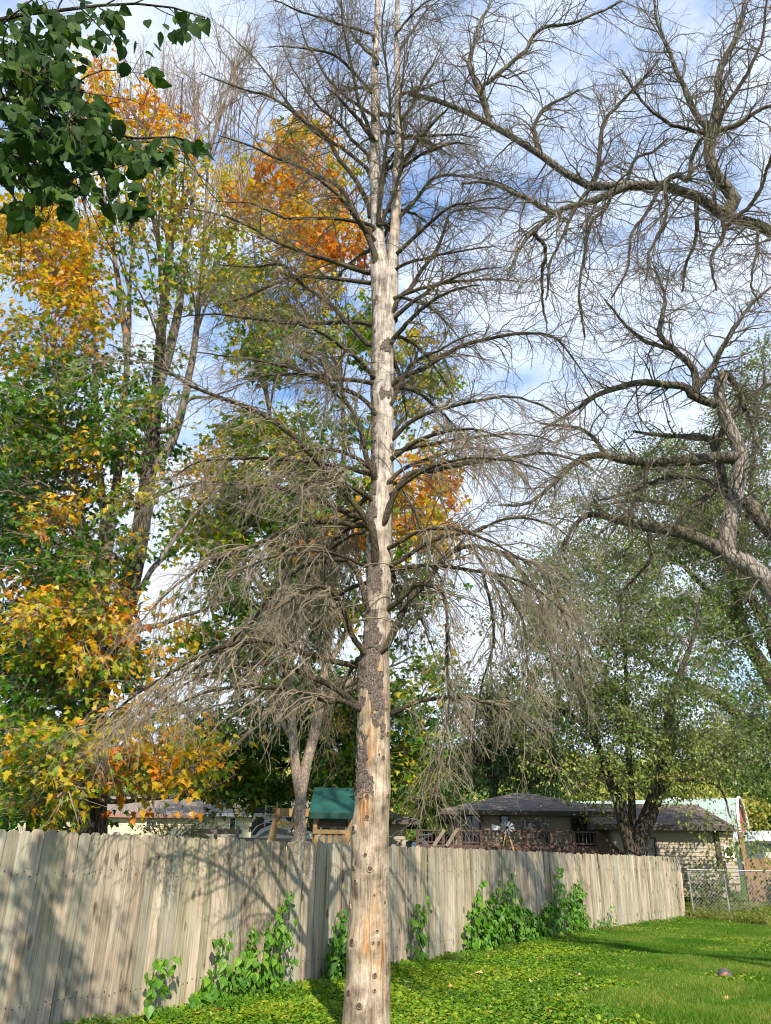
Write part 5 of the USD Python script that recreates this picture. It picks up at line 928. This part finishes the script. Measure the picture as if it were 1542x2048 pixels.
n = 700; pos = P3.reshape(-1, 3)[g.integers(0, P3.shape[0] * 4, n)]; pos = pos[pos[:, 2] < at(335, 1640, 24)[2] + g.normal(size=n) * 0.15]; V, F, kv, _ = leaves(pos, 0.07 * g.uniform(.7, 1.3, len(pos)), g.normal(size=(len(pos), 3)), g.normal(size=(len(pos), 3)) + [0, -.3, .8], "oval"); put("foliage", (V, F), L["green"], sbx, kind="stuff", tint=np.repeat(np.clip(0.75 + 0.15 * g.normal(size=len(pos)), 0, 1), kv))

# far wooded hill
g = np.random.default_rng(71); protos = []
wood_i = UsdGeom.PointInstancer.Define(stage, "/World/far_wood"); tag(wood_i, "far wooded hillside in early autumn colour", "woodland", kind="stuff")
for k, tn in enumerate((0.55, 0.75, 0.35, 0.95)):
    n = 900; c = g.normal(size=(14, 3)) * [1.9, 1.9, 1.6] + [0, 0, 5.5]; pos = c[g.integers(0, 14, n)] + g.normal(size=(n, 3)) * [1.0, 1.0, 0.8]; V, F, kv, _ = leaves(pos, 0.75 * g.uniform(.6, 1.3, n), g.normal(size=(n, 3)), g.normal(size=(n, 3)) + [0, 0, 0.8], "lance")
    stv, stf = tubes([[[0, 0, -1], [0.1, 0, 3], [0, 0.1, 6]]], [[0.3, 0.22, 0.1]], 6)
    x = UsdGeom.Xform.Define(stage, f"/World/far_wood/far_tree_{k:03d}" if k else "/World/far_wood/far_tree"); put("crown", (V, F), L["green"], x, tint=np.repeat(np.clip(tn + 0.12 * g.normal(size=n), 0, 1), kv)); put("stem", (stv, stf), B["dark"], x); protos.append(x.GetPath())
pts, rots, scl, ids = [], [], [], []
while len(pts) < 2600:
    x, y = g.uniform(-220, 260), g.uniform(105, 330)
    if g.random() > (0.3 if y < 130 else 1): continue
    pts.append((x, y, float(ground_z(x, y)))); a = g.uniform(0, math.pi); rots.append(Gf.Quath(math.cos(a), 0, 0, math.sin(a))); s_ = g.uniform(0.7, 1.15); scl.append((s_, s_, s_ * g.uniform(0.8, 1.15))); ids.append(int(g.integers(0, 4)))
wood_i.CreatePrototypesRel().SetTargets(protos); wood_i.CreateProtoIndicesAttr(ids); wood_i.CreatePositionsAttr([Gf.Vec3f(*p) for p in pts]); wood_i.CreateOrientationsAttr(rots); wood_i.CreateScalesAttr([Gf.Vec3f(*p) for p in scl])

# ---------------------------------------------------------------- leafy bough overhead, top left
g = np.random.default_rng(81); bo = thing("basswood_tree", "dark green broad-leaved bough hanging close overhead at the top left", "tree")
tb = np.array([[-5.4, 0.6, -0.3], [-5.3, 0.7, 2.0], [-5.1, 0.9, 4.2], [-5.0, 1.0, 7.5]]); put("trunk", tubes([spline(tb, 20)], [np.linspace(0.24, 0.12, 20)], 14, True), B["grey"], bo, smooth=True)
BP = [((-5.1, 0.9, 4.6), [(-200, 60, 2.6), (0, 33, 2.7), (80, 25, 2.75), (170, 15, 2.8), (240, 7, 2.85), (330, 12, 2.9), (410, 35, 2.9)]), ((-5.1, 0.9, 4.0), [(-180, 160, 2.7), (0, 195, 2.8), (60, 215, 2.85), (130, 240, 2.9), (250, 275, 3.0), (360, 275, 3.05), (425, 298, 3.1)]), ((-5.15, 0.85, 3.6), [(-160, 280, 2.6), (0, 300, 2.7), (80, 330, 2.8), (150, 370, 2.9), (215, 420, 2.95)]),
      ((-5.1, 0.9, 4.3), [(-160, 100, 2.4), (0, 120, 2.5), (60, 150, 2.55), (120, 200, 2.6), (180, 250, 2.6)]), ((-5.2, 0.8, 3.4), [(-120, 330, 2.9), (0, 370, 3.0), (40, 410, 3.05), (60, 450, 3.1)])]
BQ = np.array([spline(np.vstack([[s0], [at(*p) for p in pl]]), 24) for s0, pl in BP])
for i in range(5): put("limb", tubes([BQ[i]], [np.linspace(0.035 if i != 1 else 0.04, 0.004, 24)], 7, True), B["limb"], bo, smooth=True)
BL = [(60, 60, 70, 60, 80), (200, 40, 70, 35, 30), (300, 70, 60, 30, 12), (370, 40, 45, 25, 9), (60, 170, 90, 60, 100), (130, 240, 110, 55, 100), (50, 310, 70, 55, 85), (200, 310, 90, 45, 62), (340, 305, 60, 35, 24), (130, 370, 80, 35, 34), (35, 425, 40, 25, 14), (240, 390, 50, 30, 13), (90, 120, 80, 60, 60), (-60, 200, 60, 200, 40), (415, 295, 12, 10, 3)]
ps_, cc = [], []
for cx, cy, rx, ry, n in BL:
    a = g.random(n * 2) * 2 * np.pi; rr = np.sqrt(g.random(n * 2))
    for k in range(int(n * 1.8)): ps_.append(at(cx + rx * rr[k] * math.cos(a[k]), cy + ry * rr[k] * math.sin(a[k]), g.uniform(2.45, 3.25)))
ps_ = np.array(ps_); n = len(ps_); SB, SBR, _ = children(BQ, np.repeat(np.linspace(0.03, 0.005, 24)[None], 5, 0), 26, 0.3, 1.0, 0.8, 0.75, 9, 0.12, np.array([0, 0, -0.35]), 0.5, 0.007, 0.002, g); put('twigs', tubes(SB, SBR, 5), B['limb'], bo, kind='stuff', smooth=True); AP = SB[:, 2:].reshape(-1, 3); kk = np.linalg.norm(ps_[:, None] - AP[None], axis=2).argmin(1); near = AP[kk]; dd_ = ps_ - near; ln_ = np.linalg.norm(dd_, axis=1, keepdims=True); ps_ = near + dd_ / np.maximum(ln_, 1e-6) * np.minimum(ln_, 0.16)
tw_ = near[:, None] + (ps_ - near)[:, None] * np.linspace(0, 1, 5)[None, :, None] + np.array([0, 0, 0.05]) * np.sin(np.pi * np.linspace(0, 1, 5))[None, :, None]; put("twigs", tubes(tw_[::3], np.repeat(np.linspace(0.002, 0.001, 5)[None], len(tw_[::3]), 0), 4), M('bough_stalk_look', {'p': ('principled_bsdf', {'base_color': (0.05, 0.055, 0.02), 'roughness': 0.7})}, [], 'p.BSDF'), bo, kind="stuff")
u = g.normal(size=(n, 3)) * 0.45 + [0.25, 0.05, -0.8]; nr = g.normal(size=(n, 3)) * 0.5 + [0.1, -0.75, 0.45]; sz = 0.078 * g.uniform(0.6, 1.25, n); ti = np.clip(0.35 + 0.25 * g.normal(size=n), 0, 1)
V, F, kv, kf_ = leaves(ps_, sz, u, nr, "oval", fold=0.22, curl=0.2); pq = pix(ps_); inn = (pq[:, 0] > -20) & (pq[:, 1] > -20); own = np.flatnonzero(inn)[np.argsort(wdepth(ps_[inn]) / sz[inn])][:300]
for i in own: put("leaf", (V[i * kv:(i + 1) * kv], F[:kf_]), L["bough"], bo, smooth=True, tint=np.full(kv, ti[i]))
rest = np.setdiff1d(np.arange(n), own); V2, F2, kv, _ = leaves(ps_[rest], sz[rest], u[rest], nr[rest], "oval", fold=0.22, curl=0.2); put("foliage", (V2, F2), L["bough"], bo, smooth=True, kind="stuff", tint=np.repeat(ti[rest], kv))

# ---------------------------------------------------------------- plants climbing the fence
stemm = plain("green_stem_look", (0.12, 0.17, 0.05), 0.6, 0.2)
def fence_point(x, y, out):
    """point in front of the fence on the sight line through (x, y)"""
    d = ray(x, y); lo, hi = 3.0, 40.0
    for _ in range(50):
        mid = (lo + hi) / 2; p = CAM + d * (mid / d[1])
        if p[1] < fence_y(p[0]): lo = mid
        else: hi = mid
    p = CAM + d * (lo / d[1]); s_ = np.interp(p[0], FENCE[:, 0], seg); a, b = fpos(s_), fpos(s_ + 0.2); t = (b - a) / np.linalg.norm(b - a); n_ = np.array([t[1], -t[0], 0]); return p + n_ * (out + 0.02), n_
VINES = [("sparse young vine of a few leaves low on the fence at the far left", [((265, 2040), (278, 1990), (290, 1940), (305, 1915), (322, 1925))], 34, 0.105, 34),
         ("leafy heart-leaved sapling against the fence, left of the bare trunk's shadow", [((400, 2040), (395, 1990), (412, 1920), (422, 1870), (420, 1862)), ((470, 2040), (468, 1960), (478, 1890), (480, 1850)), ((520, 2040), (520, 1930), (535, 1850), (550, 1800), (556, 1778))], 210, 0.105, 34),
         ("clump of broad leaves at the foot of the fence under the left sapling", [((360, 2045), (362, 2010), (368, 1985)), ((385, 2045), (388, 2010), (392, 1985))], 46, 0.095, 24),
         ("dense shaded plant climbing the fence right beside the bare trunk", [((640, 2030), (648, 1960), (655, 1880), (660, 1818)), ((670, 2040), (672, 1960), (676, 1890), (680, 1840)), ((690, 2030), (690, 1950), (688, 1870))], 220, 0.10, 26),
         ("thin single-stem vine just right of the bare trunk", [((800, 1945), (815, 1900), (824, 1860), (835, 1800), (838, 1785))], 36, 0.125, 16),
         ("tall loose shoot of large leaves at the left of the big weed thicket", [((935, 1900), (935, 1850), (940, 1800), (950, 1755)), ((955, 1900), (950, 1840), (960, 1790))], 95, 0.125, 20),
         ("bushy middle weed of the thicket with small pointed leaves", [((1000, 1905), (1000, 1850), (1005, 1790), (1012, 1745)), ((1030, 1905), (1030, 1850), (1030, 1810)), ((980, 1905), (985, 1850), (990, 1805)), ((1060, 1900), (1050, 1860), (1045, 1830)), ((1080, 1895), (1070, 1865), (1066, 1850)), ((1045, 1905), (1040, 1870), (1018, 1830))], 299, 0.125, 26),
         ("tall right weed of the thicket with an upright thin tip", [((1100, 1895), (1100, 1840), (1102, 1780), (1103, 1728)), ((1130, 1885), (1135, 1830), (1140, 1785), (1142, 1755)), ((1085, 1890), (1080, 1840), (1072, 1800)), ((1150, 1880), (1152, 1840), (1150, 1810))], 280, 0.12, 24),
         ("small fading weed at the fence foot right of the thicket", [((1200, 1870), (1205, 1835), (1212, 1808)), ((1190, 1868), (1192, 1850))], 40, 0.09, 12)]
for vi, (lab, stems_, nl, ls, sp) in enumerate(VINES):
    g = np.random.default_rng(100 + vi); vt = thing("fence_plant", lab, "plant", "weeds growing along the fence"); ST = []
    for st in stems_:
        pts = [fence_point(x, y, 0.10 + 0.05 * g.random())[0] for x, y in st]; p0 = pts[0].copy(); p0[2] = -0.02; pts = [p0] + [p for p in pts if p[2] > 0.05]; Q = spline(pts, 16); ST.append(Q)
        put("stem", tubes([Q], [np.linspace(0.007, 0.002, 16)], 5), stemm, vt, smooth=True)
    ST = np.array(ST); k = g.integers(0, len(ST), nl); t = g.random(nl) ** 0.95; i = (t * 15).astype(int); base = ST[k, i]; _, n_ = fence_point(*pix(base[0]), 0)
    tang = np.array([-n_[1], n_[0], 0]); sp_m = sp / FOC * wdepth(base[0]) * (1.0 - 0.65 * t)
    pos = base + tang * (g.normal(size=nl) * sp_m * 0.85)[:, None] + np.array([0, 0, 1]) * (g.normal(size=nl) * 0.03)[:, None] + n_ * g.uniform(0.0, 0.10, nl)[:, None]; pos[:, 2] = np.maximum(pos[:, 2], 0.03)
    u = tang * g.normal(size=nl)[:, None] * 0.6 + np.array([0, 0, -0.75]) + n_ * 0.35 + g.normal(size=(nl, 3)) * 0.2; nr = n_ * 0.75 + np.array([0, 0, 0.7]) + g.normal(size=(nl, 3)) * 0.35
    sz = 1.45 * ls * g.uniform(0.55, 1.15, nl) * (1 - 0.4 * t); ti = np.clip((0.2 if vi == 3 else 0.5) + 0.2 * g.normal(size=nl), 0, 1); V, F, kv, kf_ = leaves(pos, sz, u, nr, "heart", fold=0.15, curl=0.2)
    pe = np.stack([base, base * 0.4 + pos * 0.6 + [0, 0, 0.015], pos], 1); put("leaf_stalks", tubes(pe, np.full((nl, 3), 0.0016), 3), stemm, vt, kind="stuff")
    for cx, cy, rx, ry, nf_ in {1: [(490, 1965, 60, 50, 170), (540, 1910, 30, 70, 90)], 2: [(380, 2010, 28, 30, 60)], 3: [(668, 1945, 32, 85, 260)], 4: [(822, 1865, 15, 70, 34)], 5: [(945, 1865, 28, 45, 120)], 6: [(1010, 1855, 62, 50, 520), (1000, 1800, 26, 40, 80)], 7: [(1120, 1845, 48, 50, 420), (1140, 1790, 18, 30, 60)], 8: [(1205, 1852, 22, 18, 80)]}.get(vi, []):
        aa = g.random(nf_) * 2 * np.pi; rr_ = np.sqrt(g.random(nf_)); fp = np.array([fence_point(cx + rx * r_ * math.cos(a_), cy + ry * r_ * math.sin(a_), g.uniform(0.03, 0.38) * (1 - 0.5 * r_))[0] for a_, r_ in zip(aa, rr_)]); fp[:, 2] = np.maximum(fp[:, 2], 0.04)
        uu = tang * g.normal(size=nf_)[:, None] * 0.7 + np.array([0, 0, -0.7]) + n_ * 0.3 + g.normal(size=(nf_, 3)) * 0.3; nn_ = n_ * 0.7 + np.array([0, 0, 0.75]) + g.normal(size=(nf_, 3)) * 0.4; Vf, Ff, kvf, _ = leaves(fp, ls * g.uniform(0.45, 1.05, nf_), uu, nn_, "heart", fold=0.15, curl=0.2)
        put("small_leaves", (Vf, Ff), L["vine"], vt, kind="stuff", tint=np.repeat(np.clip((0.18 if vi == 3 else 0.38) + 0.22 * g.normal(size=nf_), 0, 1), kvf))
    for i in range(min(nl, 300)): put("leaf", (V[i * kv:(i + 1) * kv], F[:kf_]), L["vine"], vt, tint=np.full(kv, ti[i]))

# ---------------------------------------------------------------- lawn: creeping ground cover, grass, tall weeds
def scatter(name, label, cat, protos_, pts, scl, g, pick=None):
    pi = UsdGeom.PointInstancer.Define(stage, "/World/" + name); tag(pi, label, cat, kind="stuff"); paths = []
    for k, (pn, V, F, mat, tint) in enumerate(protos_):
        x = UsdGeom.Xform.Define(stage, f"/World/{name}/{pn}" + (f"_{k:03d}" if k else "")); put("leaf_mass", (V, F), mat, x, tint=tint); paths.append(x.GetPath())
    pi.CreatePrototypesRel().SetTargets(paths); n = len(pts); a = g.uniform(0, math.pi, n)
    pi.CreateProtoIndicesAttr([int(q) for q in (g.integers(0, len(paths), n) if pick is None else pick)]); pi.CreatePositionsAttr([Gf.Vec3f(*map(float, p)) for p in pts]); pi.CreateOrientationsAttr([Gf.Quath(float(math.cos(b)), 0, 0, float(math.sin(b))) for b in a]); pi.CreateScalesAttr([Gf.Vec3f(*map(float, p)) for p in scl])
g = np.random.default_rng(200)
def cover_proto(n, ls, rad, hmax, tn):
    pos = np.c_[g.normal(size=(n, 2)) * rad * 0.5, g.random(n) ** 1.3 * hmax + 0.01]; u = np.c_[g.normal(size=(n, 2)), g.normal(size=n) * 0.2 - 0.1]; nr = g.normal(size=(n, 3)) * 0.38 + [0, -0.1, 1.0]
    V, F, kv, _ = leaves(pos, ls * g.uniform(.6, 1.3, n), u, nr, "round"); return V, F, np.repeat(np.clip(tn + 0.17 * g.normal(size=n), 0, 1), kv)
def grass_proto(n, h, rad, tn, lean=0.35):
    b = np.c_[g.normal(size=(n, 2)) * rad * 0.5, np.full(n, -0.01)]; d = g.normal(size=(n, 2)) * lean; hh = h * g.uniform(.5, 1.25, n); w_ = 0.005 * g.uniform(.8, 1.5, n); az = g.uniform(0, np.pi, n); sx = np.c_[np.cos(az), np.sin(az), 0 * az] * w_[:, None]
    m1 = b + np.c_[d * 0.35 * hh[:, None], hh * 0.6]; tp = b + np.c_[d * hh[:, None], hh * 0.98]; V = np.stack([b - sx, b + sx, m1 - sx * 0.8, m1 + sx * 0.8, tp], 1).reshape(-1, 3); F = (np.array([[0, 1, 3], [0, 3, 2], [2, 3, 4]])[None] + (np.arange(n) * 5)[:, None, None]).reshape(-1, 3)
    return V, F, np.repeat(np.clip(tn + 0.2 * g.normal(size=n), 0, 1), 5)
def lawn_points(n, keep):
    out = []
    while len(out) < n:
        x, y = g.uniform(-5.5, 19, 4000), g.uniform(3.5, 27.5, 4000); ok = (y < fence_y(x) - 0.06) & (np.abs(x) < y * 0.62 + 2.5)
        w_ = 0.35 + 0.65 * np.clip(1.5 - y / 30, 0, 1); gm = sstep(-0.8, 1.2, x - (2.6 + 0.16 * (y - 10)) + 1.6 * (meshkit.noise(np.c_[x * 0.7, y * 0.7, 0 * x], 3) - 0.5)); ok &= g.random(4000) < w_ * (gm if keep else 1 - gm * 0.93)
        out += list(np.c_[x[ok], y[ok], np.zeros(ok.sum())])
    return np.array(out[:n])
pc = [("cover_patch", *cover_proto(340, 0.034, 0.34, 0.075, 0.5)[:2], L["cover"], None)]; 
def mk(fn, *a):
    V, F, t = fn(*a); return V, F, t
def drift(pts, k, sd):
    q = meshkit.fbm(np.c_[pts[:, 0] * 0.9, pts[:, 1] * 0.9, 0 * pts[:, 0]], 4, sd) + 0.13 * g.normal(size=len(pts)); return np.clip((np.argsort(np.argsort(q)) / len(q) * k).astype(int), 0, k - 1)
cps = []
for tn in (0.32, 0.48, 0.60, 0.78):
    V, F, t = cover_proto(230, 0.044, 0.34, 0.075, tn); cps.append(("cover_patch", V, F, L["cover"], t))
pts = lawn_points(5200, False); hs = 0.7 + 0.7 * meshkit.noise(np.c_[pts[:, 0] * 1.3, pts[:, 1] * 1.3, 0 * pts[:, 0]], 6); dfence = fence_y(pts[:, 0]) - pts[:, 1]; hs *= 1 + 0.7 * np.exp(-np.maximum(dfence, 0) / 0.4)
scatter("ground_cover", "creeping round-leaved ground cover over the near lawn and along the fence foot", "ground cover", cps, pts, np.c_[np.ones(len(pts)), np.ones(len(pts)), hs], g, drift(pts, 4, 31))
gps = []
for tn in (0.30, 0.48, 0.62, 0.80):
    V, F, t = grass_proto(520, 0.11, 0.34, tn); gps.append(("grass_patch", V, F, L["grass"], t))
pts = lawn_points(6500, True); hs = 0.6 + 0.8 * meshkit.noise(np.c_[pts[:, 0] * 0.9, pts[:, 1] * 0.9, 0 * pts[:, 0]], 9)
scatter("grass", "bright green mown grass over the right side of the lawn", "grass", gps, pts, np.c_[np.ones(len(pts)), np.ones(len(pts)), hs], g, drift(pts, 4, 37))
wps = []
for tn in (0.45, 0.7):
    V, F, t = grass_proto(200, 0.42, 0.4, tn, 0.5); V2, F2, t2 = cover_proto(260, 0.07, 0.45, 0.4, tn - 0.3); v_, f_ = cat_meshes([(V, F), (V2, F2)]); wps.append(("weed_clump", v_, f_, L["weed"], np.r_[t, t2]))
n = 150; pts = np.c_[g.uniform(9.3, 19, n), g.uniform(24.2, 28.5, n), np.zeros(n)]; pts[:, 2] = ground_z(pts[:, 0], pts[:, 1]); pts = pts[(pts[:, 1] > 24.6 + 0.3 * np.sin(pts[:, 0] * 2))]; scatter("tall_weeds", "tall yellowing weeds and grass along the chain-link fence", "weeds", wps, pts, np.c_[np.ones(len(pts)), np.ones(len(pts)), g.uniform(.6, 1.3, len(pts))], g)

n = 150; sx_ = g.uniform(6.0, TOT - 0.3, n); pts = np.array([[*(fpos(q) + np.array([0.10 + 0.22 * g.random(), -0.12 - 0.2 * g.random()])), 0.0] for q in sx_]); sc_ = g.uniform(.18, .5, n)
scatter("fence_foot_weeds", "low straggly weeds and grass tufts along the foot of the board fence", "weeds", [(a, b, c, L["vine"] if i else d, e) for i, (a, b, c, d, e) in enumerate(wps)], pts, np.c_[sc_, sc_, sc_], g)
# shrubs seen through the chain link
for lab, (x, y, r_, tn) in {"dark leafy bush behind the chain-link fence beside the brown fence": (14.2, 29.2, 0.9, 0.15), "grey-green low bush behind the chain-link fence near the board fence end": (11.2, 29.5, 0.8, 0.45)}.items():
    g = np.random.default_rng(int(x * 10)); sb = thing("low_bush", lab, "bush"); z = float(ground_z(x, y)); st = [spline([[x, y, z - 0.1], [x + g.normal() * 0.2, y + g.normal() * 0.2, z + 0.5], [x + g.normal() * 0.5, y + g.normal() * 0.4, z + 1.0]], 8) for _ in range(8)]
    put("stems", tubes(st, np.repeat(np.linspace(0.02, 0.005, 8)[None], 8, 0), 5), B["dark"], sb, kind="stuff"); n = 1600; pos = np.array([x, y, z + 0.65]) + g.normal(size=(n, 3)) * [r_ * 0.6, r_ * 0.5, 0.36]; V, F, kv, _ = leaves(pos, 0.09 * g.uniform(.6, 1.3, n), g.normal(size=(n, 3)), g.normal(size=(n, 3)) + [0, -.4, .8], "oval"); put("foliage", (V, F), L["green"], sb, kind="stuff", tint=np.repeat(np.clip(tn + .15 * g.normal(size=n), 0, 1), kv))

# ---------------------------------------------------------------- small things on the lawn
g = np.random.default_rng(300)
ballm = M("ball_panel_look", {"tc": ("texture_coordinate", {}), "n": ("noise_texture", {"scale": 40.0}), "r": ("rgb_ramp", {"ramp": [(0.3, (0.16, 0.075, 0.05)), (0.7, (0.26, 0.13, 0.09))]}), "p": ("principled_bsdf", {"roughness": 0.6})}, [("tc.object", "n.vector"), ("n.fac", "r.fac"), ("r.color", "p.base_color")], "p.BSDF")
ballb = plain("ball_blue_look", (0.055, 0.075, 0.09), 0.6, 0.2)
bc = gnd(1452, 1966) ; bc = np.array([bc[0], bc[1], 0.085]); bl = thing("basketball", "worn orange and blue basketball lying in the grass", "ball"); ico = trimesh.creation.uv_sphere(0.108, count=[17, 32]); v = np.array(ico.vertices); f = np.array(ico.faces)
az = np.arctan2(v[f].mean(1)[:, 1], v[f].mean(1)[:, 0]); rot = trimesh.transformations.rotation_matrix(0.9, [1, 0.4, 0.2])[:3, :3]
for k in range(8):
    m_ = ((az + np.pi) / (2 * np.pi) * 8).astype(int).clip(0, 7) == k; uq, inv = np.unique(f[m_], return_inverse=True); vv = v[uq] @ rot.T; put("panel", (vv + bc, inv.reshape(-1, 3)), ballb if k % 2 else ballm, bl, smooth=True)
th = np.linspace(0, np.pi, 25)
for k in range(4):
    a = k * np.pi / 4 + np.pi / 8 * 0; c = np.stack([np.cos(np.linspace(0, 2 * np.pi, 40)) * np.sin(0) , 0 * np.linspace(0, 1, 40), 0 * np.linspace(0, 1, 40)], 1); tt = np.linspace(0, 2 * np.pi, 40); c = np.stack([np.sin(tt) * math.cos(a), np.sin(tt) * math.sin(a), np.cos(tt)], 1) * 0.1085
    put("seam", tubes([c @ rot.T + bc], [np.full(40, 0.003)], 5), black_m, bl)
for x, y in ((872, 1955), (895, 1957), (965, 1962), (995, 1953), (1020, 1966), (985, 2000), (1190, 1990), (1213, 1992), (1165, 1978), (1452, 2015), (1363, 1990), (980, 2035), (1100, 2041), (905, 1990), (930, 2022), (1240, 2030), (1320, 2020), (440, 2040), (980, 1920), (1290, 1975), (1400, 2040), (860, 2030), *[(g.uniform(790, 1540), 1900 + 145 * g.random() ** 0.7) for _ in range(34)]):
    p = gnd(x, y); p[2] = 0.085 + 0.02 * g.random(); V, F, kv, _ = leaves(p[None], np.array([0.10 * g.uniform(.65, 1.25)]), g.normal(size=(1, 3)) * [1, 1, 0.2], g.normal(size=(1, 3)) * 0.3 + [0, -.2, 1], "maple", fold=0.35, curl=0.3)
    ft = g.random(); nm = "russet brown" if ft < 0.33 else "tan" if ft < 0.7 else "pale straw-coloured"
    o = put("fallen_leaf", (V, F), L["dead"], tint=np.full(kv, ft)); tag(o, f"dry {nm} maple leaf lying on the green ground cover of the lawn", "leaf", "fallen leaves on the lawn")
# utility wires
wirem = plain("cable_look", (0.08, 0.08, 0.085), 0.6, 0.1)
for lab, a, b, Y0_, Y1_ in (("slack pale cable crossing in front of the big right tree, topmost of the wires", (1200, 1302), (1620, 1225), 30, 22), ("dark utility wire under the slack cable at the right, upper of the low wires", (780, 1432), (1640, 1398), 34, 28), ("dark utility wire, lower of the two long low wires at the right", (780, 1440), (1640, 1412), 34, 28)):
    p, q_ = at(*a, Y0_), at(*b, Y1_); t = np.linspace(0, 1, 20)[:, None]; c = p + (q_ - p) * t - np.array([0, 0, 1]) * (0.5 * 4 * t * (1 - t)); o = put("utility_wire", tubes([c], [np.full(20, 0.012)], 5), wirem if "dark" in lab else wire); tag(o, lab, "wire")
